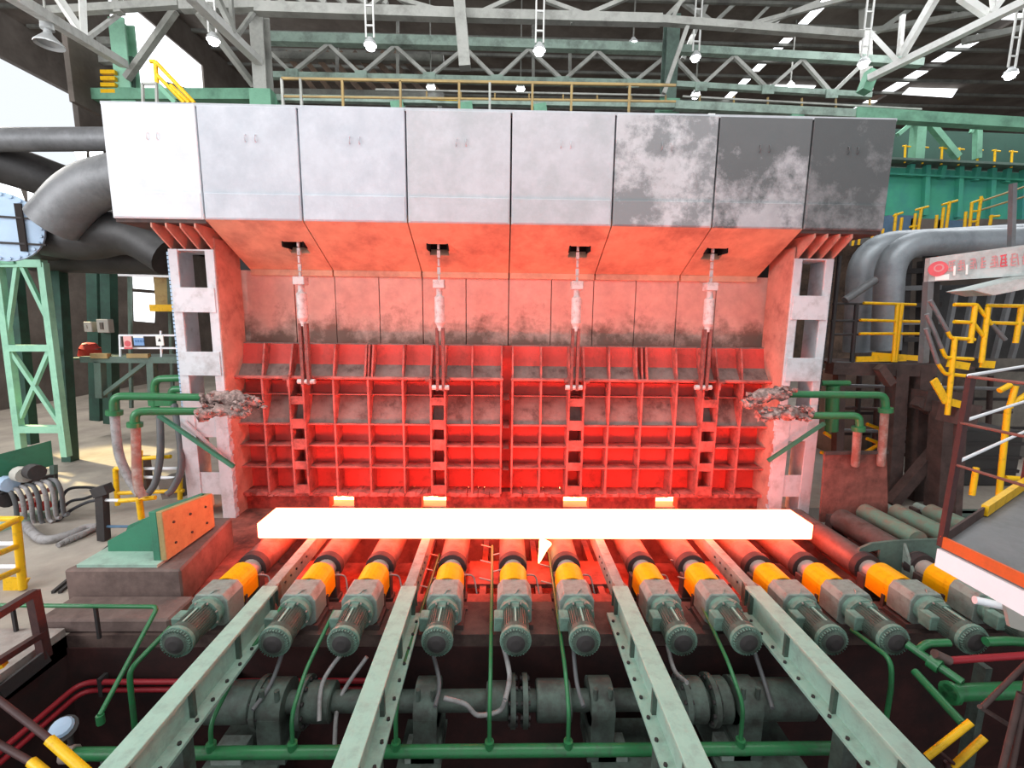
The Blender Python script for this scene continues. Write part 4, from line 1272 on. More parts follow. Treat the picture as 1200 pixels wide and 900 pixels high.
# rail post with pale rails beyond the plinth
t = thing('barrier', 'dark post with thin pale and yellow rails behind the plinth', 'barrier', atz(122, 632, FZ))
bars(t, 'post', 'dark_steel', [((119, 572), (122, 632), 0.16)], 9.1)
bars(t, 'clamp', 'dark_steel', [((112, 577), (128, 572), 0.2)], 9.1)
rails(t, 'rail', 'white_paint', [((122, 586), (160, 587))], 9.1, 0.035)
rails(t, 'rail', 'hall_blue', [((124, 617), (152, 617))], 9.1, 0.03)
rails(t, 'yellow_rail', 'rail_yellow', [((140, 587), (165, 585), (182, 583))], 9.1, 0.05)
rails(t, 'yellow_post', 'rail_yellow', [((163, 585), (166, 608))], 9.05, 0.06)
t = thing('barrier', 'low yellow barrier with white rails around the hose ends near the column', 'barrier', atz(140, 595, FZ))
rails(t, 'post', 'rail_yellow', [((135, 549), (138, 592)), ((164, 528), (165, 580)), ((211, 560), (211, 585))], 10.5, 0.055)
rails(t, 'rail', 'rail_yellow', [((135, 549), (146, 549)), ((168, 537), (200, 535)), ((138, 578), (215, 575))], 10.5, 0.05)
rails(t, 'white_rail', 'white_paint', [((165, 549), (208, 549)), ((165, 559), (205, 560))], 10.6, 0.04)
bars(t, 'box', 'hall_dark', [((167, 535), (172, 578), 0.22)], 10.7)
bars(t, 'plate', 'hall_dark', [((196, 570), (222, 566), 0.5)], 10.8)
# yellow railing and dark railing at the left edge
t = thing('yellow_railing', 'yellow handrail end with toe plate at the left edge of the picture', 'railing', atz(22, 695, FZ))
Y = atz(24, 692, FZ).y
rails(t, 'post', 'rail_yellow', [((19, 610), (27, 690))], Y, 0.06)
rails(t, 'rail', 'rail_yellow', [((-30, 634, Y - 1.2), (20, 609, Y)), ((-30, 608, Y + .2), (24, 608, Y)), ((-30, 660, Y - 1.2), (20, 640, Y)), ((-30, 690, Y - 1.2), (22, 667, Y))], Y, 0.05)
rails(t, 'white_rail', 'white_paint', [((-30, 637, Y + .3), (20, 637, Y + .1)), ((-30, 664, Y + .3), (22, 664, Y + .1))], Y, 0.04)
MB().prism([at(3, 678, Y), at(32, 679, Y), at(26, 690, Y), at(4, 701, Y)], (0, 0.06, 0)).build('toe_plate', 'rail_yellow', t)
t = thing('dark_railing', 'dark maroon handrail along the pit edge at lower left', 'railing', atz(54, 772, FZ))
Y = atz(54, 772, FZ).y
bars(t, 'post', 'maroon_rail', [((38, 693, Y), (53, 770, Y), 0.11)], Y)
bars(t, 'rail', 'maroon_rail', [((-60, 755, Y - 1.2), (39, 695, Y), 0.09), ((-60, 812, Y - 1.2), (50, 743, Y), 0.08)], Y)
bars(t, 'toe_plate', 'dark_steel', [((0, 812, Y - .5), (56, 768, Y), 0.04)], Y, 0.04, 0.2)
bars(t, 'yellow_end', 'rail_yellow', [((-12, 783, Y - .6), (5, 776, Y - .55), 0.1)], Y)
t = thing('stair_rail', 'maroon stair handrail with yellow lower end at the bottom left corner', 'railing', atz(80, 890, -1.5))
rails(t, 'rail', 'maroon_rail', [((-20, 806, 4.6), (60, 868, 4.2)), ((-40, 850, 4.6), (36, 893, 4.2))], 4.2, 0.035)
rails(t, 'yellow_rail', 'rail_yellow', [((58, 867, 4.2), (112, 915, 3.95)), ((37, 893, 4.2), (70, 920, 4.0))], 4.2, 0.05)
bars(t, 'post', 'maroon_rail', [((-12, 812, 4.55), (-6, 960, 4.3), 0.08)], 4.2)

# ================================================================== RIGHT SIDE
t = thing('rust_screen', 'rusty brown steel screen plate right of the column', 'screen', at(1000, 605, 9.75))
MB().prism([at(967, 531, 9.75), at(1039, 530, 9.75), at(1041, 612, 9.75), at(961, 612, 9.75)], (0, 0.05, 0)).build('plate', 'rust_steel', t)
bars(t, 'top_angle', 'brown_steel', [((967, 531), (1040, 530), 0.07)], 9.7)
bars(t, 'leg', 'brown_steel', [((972, 604), (971, 640), 0.1), ((1030, 604), (1030, 640), 0.1)], 9.8)
# platform with yellow railing
Y = 11.5
t = thing('brown_platform', 'dark brown steel platform with posts right of the furnace column', 'platform', at(1040, 600, Y))
bars(t, 'fascia', 'brown_steel', [((972, 431), (1092, 434), 0.3)], Y, 0.1, 0.32)
bars(t, 'deck', 'brown_steel', [((972, 425, Y + 1.2), (1092, 426, Y + 1.2), 2.4)], Y, 2.4, 0.06)
bars(t, 'deck_lip', 'duct_grey', [((980, 425), (1076, 428), 0.06)], Y - .1)
bars(t, 'post', 'brown_steel', [((1052, 432), (1040, 625), 0.34), ((1080, 432), (1070, 625), 0.34), ((984, 432), (980, 600), 0.2), ((1108, 470, 10.8), (1098, 625, 10.8), 0.4)], Y)
bars(t, 'brace', 'brown_steel', [((1044, 590), (1122, 498), 0.26), ((1074, 470), (1122, 500), 0.24), ((1030, 430), (1044, 450), 0.2)], Y - .4)
bars(t, 'cross_beam', 'brown_steel', [((1075, 468), (1115, 470), 0.5)], Y - .3)
t = thing('yellow_railing', 'yellow railing with toe board on the brown platform beside the grey ducts', 'railing', at(1045, 424, Y - .2))
rails(t, 'rail', 'rail_yellow', [((1012, 355), (1073, 357)), ((1008, 375), (1078, 377)), ((1007, 391), (1078, 391))], Y - .2, 0.036)
rails(t, 'post', 'rail_yellow', [((1057, 356), (1049, 424)), ((1052, 356), (1047, 424))], Y - .2, 0.05)
bars(t, 'toe_board', 'rail_yellow', [((1003, 421), (1062, 420)), ((1022, 416), (1076, 420))], Y - .15, 0.03, 0.14)
t = thing('dark_railing', 'thin black railing on the brown platform next to the furnace column', 'railing', at(985, 425, Y - .1))
rails(t, 'rail', 'dark_steel', [((976, 356), (1020, 356)), ((974, 376), (1010, 376)), ((974, 392), (1008, 392))], Y - .1, 0.03)
rails(t, 'post', 'dark_steel', [((984, 300), (972, 425)), ((1004, 356), (998, 425))], Y - .1, 0.05)
rails(t, 'brace', 'duct_grey', [((990, 352), (1026, 328))], Y - .1, 0.1)
# ducts
dt('air_duct', 'front grey duct bending down beside the yellow platform railing at right', 'duct_bright', [(1260, 280, 12.6), (1044, 286, 12.8), (1038, 410, 12.8)], 12.8, 0.36)
dt('air_duct', 'rear grey duct bending down left of the front grey duct at right', 'duct_bright', [(1250, 276, 13.8), (1012, 289, 14.0), (1006, 412, 14.0)], 14, 0.42)
dt('air_duct', 'wide dark level duct below the front grey duct at far right', 'duct_dark', [(1090, 300, 13.5), (1250, 296, 13.0)], 13, 0.3)
# sign gantry
t = thing('sign_board', 'long grey board with a red round emblem and faded red characters at right', 'sign', at(1150, 330, 9.5))
A, B, Cc, D = at(1090, 302, 10.4), at(1215, 285, 9.2), at(1215, 322, 9.2), at(1088, 330, 10.4)
MB().prism([A, B, Cc, D], (0, 0.12, 0)).build('board', 'panel_grey', t)
bars(t, 'post', 'duct_grey', [((1088, 330), (1082, 425), 0.14)], 10.45)
bars(t, 'post', 'dark_steel', [((1094, 330), (1090, 425), 0.16)], 10.6)
bars(t, 'hanger', 'duct_grey', [((1187, 215), (1185, 290), 0.09)], 9.7)


def onboard(u, v_, off=-0.015):
    return (A.lerp(B, u)).lerp(D.lerp(Cc, u), v_) + V((0, off, 0))


nrm = V((A.y - B.y, B.x - A.x, 0)).normalized() * -1
MB().lathe(onboard(0.09, 0.5, 0), nrm, [(0, 0), (0, 0.17), (0.02, 0.17), (0.02, 0)], 20).build('emblem', 'sign_red', t)
MB().lathe(onboard(0.1, 0.47, 0), nrm, [(0.02, 0.06), (0.025, 0.06), (0.025, 0.09), (0.02, 0.09)], 16).build('emblem_ring', 'sign_red_faint', t)
MB().prism([onboard(0.06, .78), onboard(.2, .75), onboard(.2, .97), onboard(.06, .97)], (0, -0.005, 0)).build('bright_patch', 'sign_white', t)
# faded characters: short strokes in blocks
for k, u in enumerate((0.22, 0.31, 0.42, 0.52, 0.62, 0.71, 0.8, 0.9)):
    c_ = 'sign_red' if k in (5,) else 'sign_red_faint'
    for j in range(4):
        v0 = 0.26 + 0.11 * j + random.uniform(-.02, .02)
        a_, b_ = random.uniform(.012, .034), random.uniform(.012, .034)
        MB().prism([onboard(u - a_, v0), onboard(u + b_, v0 - .02), onboard(u + b_, v0 + .03), onboard(u - a_, v0 + .05)], (0, -0.004, 0)).build('stroke', c_, t)
    for j in range(2):
        o_ = random.uniform(-.025, .025)
        MB().prism([onboard(u + o_, .26), onboard(u + o_ + .01, .26), onboard(u + o_ * 1.6 + .01, .64), onboard(u + o_ * 1.6, .64)], (0, -0.005, 0)).build('stroke', c_, t)
for u in (0.24, 0.36):
    MB().prism([onboard(u, .45), onboard(u + .02, .45), onboard(u + .02, .82), onboard(u, .82)], (0, -0.006, 0)).build('stroke', 'sign_white', t)
MB().prism([at(1140, 340, 9.6), at(1215, 322, 9.0), at(1215, 336, 9.0), at(1165, 346, 9.4)], (0, 0.6, 0)).build('hood_plate', 'panel_grey', t)
# yellow stair rails
Y = 9.6
t = thing('yellow_stair_rail', 'yellow stair handrail frame stepping down beside the brown platform', 'railing', at(1112, 486, Y))
rails(t, 'post', 'rail_yellow', [((1119, 396), (1110, 486)), ((1143, 358), (1137, 402)), ((1158, 360), (1150, 425)), ((1197, 360), (1190, 402))], Y, 0.052)
rails(t, 'rail', 'rail_yellow', [((1110, 388), (1114, 396), (1142, 398)), ((1103, 408), (1108, 419), (1140, 421)), ((1099, 426), (1107, 438), (1136, 441)),
                                 ((1118, 357), (1143, 357)), ((1144, 357), (1162, 380)), ((1118, 377), (1140, 378), (1154, 396)), ((1157, 358), (1215, 359)), ((1155, 378), (1215, 380))], Y, 0.04)
bars(t, 'toe_plate', 'rail_yellow', [((1094, 445), (1109, 471)), ((1109, 470), (1132, 476)), ((1111, 426), (1136, 430)), ((1150, 427), (1166, 428))], Y, 0.04, 0.16)
rails(t, 'hand_rail', 'duct_grey', [((1090, 352), (1110, 388)), ((1086, 368), (1103, 408)), ((1085, 385), (1099, 426)), ((1162, 380), (1178, 398))], Y, 0.045)
bars(t, 'landing_plate', 'brown_steel', [((1112, 482), (1134, 486), 0.5)], Y + .2)
bars(t, 'leg', 'brown_steel', [((1126, 486), (1118, 630), 0.16)], Y + .3)
# yellow fragments of railing lower down behind
t = thing('yellow_railing', 'small yellow railing low between the brown posts beside the right hoses', 'railing', at(1000, 560, 12.2))
rails(t, 'rail', 'rail_yellow', [((972, 497), (986, 502), (986, 519)), ((966, 507), (984, 518)), ((962, 530), (985, 538)), ((1016, 497), (1032, 503)), ((1016, 514), (1032, 520)), ((1032, 520), (1014, 530)), ((1032, 503), (1031, 545))], 12.2, 0.05)
t = thing('yellow_railing', 'thin yellow railing behind the maroon corner post at right', 'railing', at(1160, 600, 8.0))
rails(t, 'rail', 'rail_yellow', [((1171, 458), (1184, 451)), ((1190, 452), (1183, 478)), ((1183, 475), (1215, 455)), ((1144, 548), (1139, 580)), ((1178, 560), (1215, 562)), ((1178, 577), (1215, 578))], 8.0, 0.05)
rails(t, 'post', 'rail_yellow', [((1181, 478), (1168, 605))], 8.0, 0.05)
# backdrop of plant behind the brown posts
ST = [('tall pale grey vessel between the brown posts right of the column', 'hall_pale', (990, 436, 1012, 560), 15.5, 0),
      ('pale tank half hidden behind the brown platform post', 'hall_pale', (1014, 440, 1036, 600), 16.0, 1),
      ('dull grey cabinet under the brown platform brace', 'duct_grey', (1058, 470, 1080, 610), 15.4, 0),
      ('dark grey machine housing behind the yellow stair rail', 'duct_dark', (1110, 505, 1180, 620), 12.5, 0),
      ('grey panel housing behind the maroon rails at right edge', 'hall_pale', (1150, 400, 1215, 500), 15.4, 0)]
for lb, m_, (a, b, c, d), Y, rd in ST:
    p, q = at(a, b, Y), at(c, d, Y)
    t = thing('plant_unit', lb, 'tank' if rd else 'housing', V(((p.x + q.x) / 2, Y + .6, FZ)))
    if rd:
        MB().cyl(((p.x + q.x) / 2, Y + .5, FZ), ((p.x + q.x) / 2, Y + .5, p.z), (q.x - p.x) / 2, n=18).build('shell', m_, t)
    else:
        MB().bx(p.x, q.x, Y, Y + 1.2, FZ, p.z).build('case', m_, t, 0.03)
    for k in range(3):
        z = FZ + (p.z - FZ) * (0.25 + 0.25 * k)
        MB().bx(p.x - .02, q.x + .02, Y - .03, Y + .03, z, z + .1).build('band', 'dark_steel', t)
t = thing('pipe_rack', 'tangle of dark pipes and frames behind the brown platform at right', 'pipe rack', at(1060, 600, 14.2))
for k in range(9):
    a = 985 + k * 22
    rails(t, 'upright', 'dark_steel' if k % 2 else 'brown_steel', [((a, 440), (a - 8, 605))], 14.2 + (k % 3) * .3, 0.08)
for k in range(6):
    rails(t, 'crosspipe', 'brown_steel' if k % 2 else 'duct_grey', [((985, 452 + k * 26), (1185, 456 + k * 27))], 14.0 + (k % 2) * .5, 0.06)
t = thing('upper_machinery', 'dark machinery and shelves between ducts and sign board at right', 'machinery', at(1070, 425, 13.6))
for k in range(5):
    bars(t, 'shelf', 'duct_grey' if k % 2 else 'dark_steel', [((1056, 318 + k * 20), (1100, 317 + k * 20), 0.2)], 13.6, 0.4, 0.14)
bars(t, 'upright', 'dark_steel', [((1062, 306), (1056, 425), 0.2), ((1082, 306), (1078, 425), 0.2)], 13.7)
MB().prism([at(1095, 335, 13.9), at(1215, 330, 13.4), at(1215, 420, 13.4), at(1095, 420, 13.9)], (0, 0.3, 0)).build('back_panel', 'duct_dark', t)
for k in range(5):
    bars(t, 'rib', 'duct_grey', [((1105 + k * 20, 420), (1120 + k * 22, 338), 0.12)], 13.2)

# near platform at right with maroon corner post
PYY = 3.3
pb, ptp = at(1103, 640, PYY), at(1142, 440, PYY)
pb = V((pb.x, PYY, pb.z))
ptp = V((pb.x + 0.02, PYY, ptp.z))
d1 = V((math.sin(math.radians(60)), math.cos(math.radians(60)), 0))
d2 = V((-math.sin(math.radians(17)), -math.cos(math.radians(17)), 0))
d2 = V((0.06, -1, 0)).normalized()
t = thing('corner_platform', 'near platform corner with grey deck, white fascia and maroon rails at right edge', 'platform', pb)
MB().bar(pb, ptp, 0.042, 0.042).build('corner_post', 'maroon_rail', t)
H = ptp.z - pb.z
for f in (1.0, 0.74, 0.5):
    q = V((pb.x, PYY, pb.z + H * f))
    MB().tube([q, q + d1 * 2.6], 0.013, 8).build('pale_rail', 'white_paint', t)
    MB().tube([q + V((0, 0, -.01)), q + d2 * 1.7 + V((0, 0, -.01))], 0.011, 8).build('maroon_rail', 'rust_steel', t)
p3 = pb + d1 * 3.0
dk = V((0, 0, 0.0))
MB().prism([pb, pb + d2 * 1.8, pb + d2 * 1.8 + V((2.5, 0, 0)), p3 + V((1.0, 0, 0)), p3], (0, 0, -0.05)).build('deck', 'duct_grey', t)
MB().prism([pb, pb + d2 * 1.8, pb + d2 * 1.8 + V((0, 0, .09)), pb + V((0, 0, .09))], (-0.02, 0, 0)).build('orange_toe_board', 'orange_paint', t)
MB().prism([pb + V((0, 0, -.02)), pb + d2 * 1.8 + V((0, 0, -.02)), pb + d2 * 1.8 + V((0, 0, -.22)), pb + V((0, 0, -.17))], (-0.03, 0, 0)).build('white_fascia', 'white_paint', t)
MB().prism([pb, p3, p3 + V((0, 0, .09)), pb + V((0, 0, .09))], (0.0, 0.02, 0)).build('rear_toe_board', 'brown_steel', t)
q = pb + d1 * 1.1
MB().bar(q + V((0, 0, .06)), q + d1 * 1.5 + V((0, 0, .06)), 0.05, 0.1).build('yellow_toe_board', 'rail_yellow', t)
q = pb + d1 * 2.6
MB().bar(q, q + V((0, 0, H)), 0.07, 0.07).build('post', 'maroon_rail', t)
MB().bar(V((pb.x + .9, PYY - .6, -3.0)), V((pb.x + .9, PYY - .6, pb.z - .05)), 0.2, 0.2).build('support_leg', 'brown_steel', t)
# lower right corner
t = thing('ladder_rail', 'pair of yellow ladder stiles at the bottom right corner', 'ladder', at(1110, 890, 4.0))
rails(t, 'stile', 'rail_yellow', [((1086, 887), (1138, 846)), ((1116, 899), (1154, 864))], 4.1, 0.035)
rails(t, 'rung', 'maroon_rail', [((1100, 880), (1118, 895))], 4.1, 0.02)
rails(t, 'post', 'maroon_rail', [((1110, 893), (1108, 960))], 4.1, 0.03)
t = thing('frame_leg', 'grey-brown sloping frame legs close to the camera at bottom right', 'frame', at(1180, 895, 3.2))
rails(t, 'leg', 'brown_steel', [((1206, 790), (1174, 960)), ((1196, 812), (1160, 960))], 3.2, 0.024)
rails(t, 'strut', 'brown_steel', [((1148, 828), (1186, 852)), ((1210, 770), (1150, 830))], 3.3, 0.02)
t = thing('pale_tube', 'pale tube end and grey plate beside the rightmost motor', 'tube', at(1160, 715, 5.6))
MB().tube([at(1142, 703, 5.7), at(1178, 711, 5.6)], 0.055, 10).build('tube', 'white_paint', t)
MB().prism([at(1178, 706, 5.5), at(1215, 714, 5.4), at(1215, 745, 5.4), at(1184, 735, 5.5)], (0, 0.05, 0)).build('plate', 'cabinet_grey', t)

# ================================================================== ROOF STEEL AND CRANE BAY
Y = 11.0
t = thing('hood_railing', 'thin ochre handrail along the top of the furnace hood', 'railing', (0, Y, HT))
for p in (330, 352, 401, 469, 538, 574, 624, 670, 738):
    a = at(p, 92 + (p - 330) * 0.02, Y)
    MB().bar(V((a.x, Y, HT)), a, 0.05, 0.05).build('post', 'rail_ochre' if p not in (330, 352, 574) else 'truss_grey', t)
bars(t, 'rail', 'rail_ochre', [((330, 92), (792, 100), 0.05), ((330, 113), (792, 119), 0.04)], Y)
t = thing('hood_railing', 'short grey railing with a stair in yellow at the left end of the hood', 'railing', at(175, 121, 12))
bars(t, 'post', 'truss_grey', [((167, 98), (168, 128), 0.05), ((183, 98), (184, 128), 0.05)], 11.8)
for p in (168, 184):
    q = at(p, 126, 11.8)
    MB().bx(q.x - .03, q.x + .03, 11.77, 11.83, HT, q.z + .1).build('post_foot', 'truss_grey', t)
bars(t, 'rail', 'truss_grey', [((167, 98), (184, 98), 0.05)], 11.8)
rails(t, 'stair_rail', 'rail_yellow', [((176, 72), (182, 72), (228, 121)), ((182, 74), (184, 98)), ((184, 88), (216, 121)), ((200, 100), (222, 121))], 12.5, 0.05)
bars(t, 'stringer', 'structure_green', [((186, 100), (206, 121), 0.1)], 12.4)
# long light grey truss across the top
Y = 17.0
t = thing('roof_truss', 'light grey roof truss crossing the top of the picture above the hood', 'truss', at(550, 25, Y))
bars(t, 'bottom_chord', 'truss_grey', [((300, 10), (545, 18), 0.32), ((545, 18), (775, 24), 0.3), ((775, 24), (1010, 42), 0.24)], Y)
bars(t, 'post', 'truss_grey', [((538, -4), (545, 80), 0.38)], Y - .3)
bars(t, 'diagonal', 'truss_grey', [((318, 2), (300, 12)), ((420, 18), (452, -6)), ((556, 18), (604, -4)), ((668, 26), (738, -4)), ((775, 26), (810, -10)), ((890, 30), (960, 2)),
                                   ((640, 0), (700, 22)), ((470, 0), (540, 20)), ((860, 34), (1010, -6)), ((806, 30), (778, 110)), ((785, 28), (800, -4))], Y, 0.13)
# lattice crane girder behind
Y = 21.0
t = thing('crane_girder', 'long green-grey lattice girder behind the hood with zigzag braces', 'girder', at(600, 95, Y))
bars(t, 'top_chord', 'girder_green', [((305, 45), (545, 51), 0.38), ((545, 51), (790, 58), 0.34), ((790, 58), (1080, 74), 0.3)], Y)
bars(t, 'bottom_chord', 'girder_green', [((300, 88), (790, 99), 0.24), ((790, 99), (1020, 112), 0.22)], Y)
zz = []
top = [(305, 50), (385, 52), (463, 54), (545, 56), (620, 58), (700, 60), (785, 62), (860, 66), (940, 70), (1010, 76)]
bot = [(342, 86), (423, 88), (503, 90), (582, 93), (660, 95), (742, 97), (822, 101), (900, 105), (975, 110)]
for i in range(9):
    zz += [(top[i], bot[i]), (bot[i], top[i + 1])]
bars(t, 'diagonal', 'truss_grey', zz, Y, 0.14)
bars(t, 'gusset_plate', 'girder_green', [((b[0] - 7, b[1]), (b[0] + 7, b[1]), 0.06) for b in bot], Y - .15, 0.04, 0.36)
bars(t, 'hanger', 'truss_dim', [((395, 50), (395, 88)), ((466, 20), (466, 92)), ((625, 30), (625, 95)), ((668, 60), (668, 97))], Y + .2, 0.12)
# walkway under it
t = thing('walkway_beam', 'green walkway beam running just above the hood top into the right bay', 'beam', at(700, 122, 19))
bars(t, 'beam', 'girder_green', [((310, 115), (790, 124), 0.22), ((790, 124), (1000, 134), 0.3)], 19)
bars(t, 'beam', 'structure_green', [((1000, 134), (1000.5, 134), 0.3), ((1000, 134), (1215, 147), 0.4)], 19)
bars(t, 'bracket', 'structure_green', [((q, 118 + (q - 310) * .02), (q + 2, 132 + (q - 310) * .02), 0.5) for q in (320, 466, 546, 632, 930, 1005)], 19.1)
bars(t, 'rail', 'truss_grey', [((440, 105), (780, 112), 0.06), ((800, 113), (1080, 128), 0.06)], 19.3)
bars(t, 'rail_post', 'rail_ochre', [((500 + k * 40, 106 + k * .8), (500 + k * 40, 118 + k * .8), 0.06) for k in range(14)], 19.3)
bars(t, 'toe_plate', 'rail_yellow', [((505, 116), (536, 117), 0.1)], 18.9)
# columns
for lb, m_, (a, b, c, d), Y, wd in (('tall pale green hall column left above the hood end', 'lattice_green', (140, 20, 146, 122), 19.5, 0.6),
                                    ('tall pale hall column above the second hood panel', 'truss_grey', (303, 10, 306, 124), 18.5, 0.5),
                                    ('tall dim hall column above the sixth hood panel', 'structure_dull', (780, 15, 784, 134), 19.5, 0.5)):
    t = thing('hall_column', lb, 'column', at(c, d, Y))
    p, q = at(a, b, Y), at(c, d, Y)
    zlo = q.z - .3 if a == 140 else HT - 0.5
    MB().bx(q.x - wd / 2, q.x + wd / 2, Y, Y + .06, zlo, p.z).build('flange', m_, t)
    MB().bx(q.x - wd / 2, q.x + wd / 2, Y + .5, Y + .56, zlo, p.z).build('flange', m_, t)
    MB().bx(q.x - .04, q.x + .04, Y + .06, Y + .5, zlo, p.z).build('web', m_, t)
    MB().bx(q.x - wd * .8, q.x + wd * .8, Y - .05, Y + .6, q.z, q.z + .6).build('base_collar', 'structure_green', t)
# left long white truss
t = thing('side_truss', 'white truss chord running back from the top left corner to the green column', 'truss', at(145, 75, 19))
bars(t, 'chord', 'truss_white', [((-30, -32, 11.5), (145, 75, 19), 0.3)], 19, 0.26, 0.26)
bars(t, 'diagonal', 'truss_white', [((66, -6, 16), (98, 42, 16.5), 0.2), ((96, -6, 16.3), (98, 42, 16.5), 0.17), ((140, 16, 19), (100, 46, 16.7), 0.12), ((22, -4, 13.5), (40, 8, 13.7), 0.15)], 16)
t = thing('side_truss', 'white truss chord sloping down to the pale column above the second panel', 'truss', at(303, 72, 18.5))
bars(t, 'chord', 'truss_white', [((222, -6, 14.5), (303, 72, 18.5), 0.3)], 18, 0.24, 0.24)
bars(t, 'diagonal', 'truss_grey', [((254, -4, 16), (274, 38, 16.6), 0.16), ((270, -4, 16.5), (273, 36, 16.6), 0.12), ((300, 10, 18.4), (276, 44, 16.8), 0.12), ((205, 12, 19), (148, 92, 19.4), 0.22), ((232, 14, 17), (297, 100, 19), 0.2)], 16)
t = thing('bay_beam', 'pale green beam between the two columns above the left hood panels', 'beam', at(220, 112, 19.6))
bars(t, 'beam', 'structure_green', [((112, 113), (310, 113), 0.5)], 19.6, 0.3, 0.4)
bars(t, 'beam', 'truss_grey', [((82, 72), (140, 70), 0.25), ((100, 49), (138, 49), 0.25), ((110, 76), (111, 112), 0.12)], 20)
bars(t, 'rung', 'rail_yellow', [((119, 85 + k * 7.5), (136, 85 + k * 7.5), 0.14) for k in range(4)], 19.4)
bars(t, 'stanchion', 'structure_dull', [((154, 68), (155, 108), 0.3), ((197, 100), (222, 108), 0.2)], 20)
# top left roof trim: pale purlins
t = thing('roof_bracing', 'pale corrugated roof bracing at the top edge left of centre', 'roof bracing', at(230, 5, 17))
bars(t, 'beam', 'truss_grey', [((55, 14), (210, 4), 0.25), ((212, 8), (300, 6), 0.3), ((136, -4), (140, 16), 0.25)], 18)
bars(t, 'purlin', 'truss_grey', [((150 + k * 24, -6), (166 + k * 24, 4), 0.14) for k in range(14)], 18.5)
# right white truss
t = thing('side_truss', 'bright white sloping truss chord with braces at the top right', 'truss', at(1015, 92, 20))
bars(t, 'chord', 'truss_white', [((1018, 92, 20), (1230, -12, 16), 0.3)], 19, 0.24, 0.24)
bars(t, 'diagonal', 'truss_white', [((1056, 66, 19), (1098, -6, 18), 0.24), ((1054, 64, 19), (1058, 18, 19), 0.14), ((1020, 38, 20), (1052, 72, 19.2), 0.16), ((1126, -4, 17.6), (1158, 18, 17.4), 0.22),
                                    ((1162, 16, 17.3), (1178, -6, 17.2), 0.2), ((1166, 14, 17.3), (1164, -6, 17.2), 0.14)], 19)
bars(t, 'gusset_plate', 'structure_green', [((1022, 84), (1012, 108), 0.4)], 20.2, 0.06, 0.4)
t = thing('roof_truss', 'dim grey crossing roof bracing at the upper right behind the white chord', 'truss', at(1000, 20, 23))
bars(t, 'member', 'truss_grey', [((1030, 36), (1088, -4), 0.2), ((1000, 40), (1150, 14), 0.22), ((1130, 48), (1215, 30), 0.26), ((800, 2), (836, 28), 0.2), ((836, 28), (870, -4), 0.16), ((880, 28), (906, 2), 0.14),
                                 ((905, 32), (935, 0), 0.12), ((1115, 0), (1120, 22), 0.14), ((800, 70), (830, 0), 0.2), ((1014, 6), (1016, 108), 0.35)], 23)
t = thing('service_beam', 'pale blue-grey service beam in the far bay above the right hood panels', 'beam', at(930, 50, 27))
bars(t, 'beam', 'hall_blue', [((888, 48), (985, 53), 0.3), ((890, 46), (924, 36), 0.2)], 27)
t = thing('service_beam', 'pale blue beams in the far bay above the middle of the hood', 'beam', at(640, 40, 27))
bars(t, 'beam', 'hall_blue', [((380, 28), (460, 33), 0.4), ((640, 40), (690, 42), 0.3), ((300, 20), (340, 22), 0.3)], 27)

# teal runway girder in the right bay
Y = 22.0
t = thing('runway_girder', 'big teal plate girder with stiffeners and upper walkway in the right bay', 'girder', at(1120, 250, Y))
P = lambda a, b, y=Y: at(a, b, y)
MB().prism([P(1030, 196), P(1225, 204), P(1225, 268), P(1030, 252)], (0, 0.1, 0)).build('web', 'teal_girder', t)
MB().prism([P(1030, 150, 23.5), P(1225, 158, 23.5), P(1225, 204, 23.5), P(1030, 196, 23.5)], (0, 0.1, 0)).build('upper_web', 'teal_dark', t)
bars(t, 'flange', 'structure_dull', [((1030, 189), (1225, 198), 0.9)], Y - .2, 0.9, 0.1)
bars(t, 'ledge', 'teal_girder', [((1030, 204), (1225, 213), 0.3)], Y - .1, 0.3, 0.08)
for q in (1068, 1086, 1105, 1125, 1145, 1163, 1181, 1200):
    big = q in (1086, 1125, 1163, 1200)
    bars(t, 'stiffener', 'teal_girder', [((q, 192 + (q - 1045) * .045), (q - 3, (250 if big else 206) + (q - 1045) * .06), 0.22)], Y - .1, 0.14, 0.22)
t = thing('lattice_frame', 'green bracing frame standing on the teal girder under the walkway beam', 'frame', at(1080, 188, 21.6))
bars(t, 'post', 'structure_green', [((1077, 138), (1073, 190), 0.42), ((1146, 142), (1145, 186), 0.24)], 21.6)
bars(t, 'brace', 'structure_green', [((1084, 138), (1122, 184), 0.26), ((1074, 140), (1052, 158), 0.16), ((1142, 146), (1138, 156), 0.12)], 21.6)
t = thing('yellow_railing', 'row of yellow railing posts on the teal girder walkway', 'railing', at(1120, 190, 21.6))
for q in (1061, 1082, 1104, 1124, 1146, 1166, 1186):
    rails(t, 'post', 'rail_yellow', [((q, 170 + (q - 1061) * .05), (q - 1, 191 + (q - 1061) * .045))], 21.6, 0.045)
    rails(t, 'stub', 'rail_yellow', [((q - 3, 171 + (q - 1061) * .05), (q + 6, 172 + (q - 1061) * .05))], 21.6, 0.035)
t = thing('yellow_railing', 'stepped yellow walkway railing under the teal girder at right', 'railing', at(1110, 275, 17.5))
rails(t, 'post', 'rail_yellow', [((1050, 250), (1047, 280)), ((1057, 255), (1054, 278)), ((1080, 244), (1075, 276)), ((1073, 250), (1070, 274)), ((1113, 236), (1108, 274)), ((1106, 243), (1103, 270)), ((1098, 252), (1096, 271)),
                                 ((1139, 237), (1136, 270)), ((1150, 230), (1144, 272)), ((1132, 248), (1130, 270)), ((1190, 218), (1184, 275)), ((1162, 252), (1160, 264))], 17.5, 0.05)
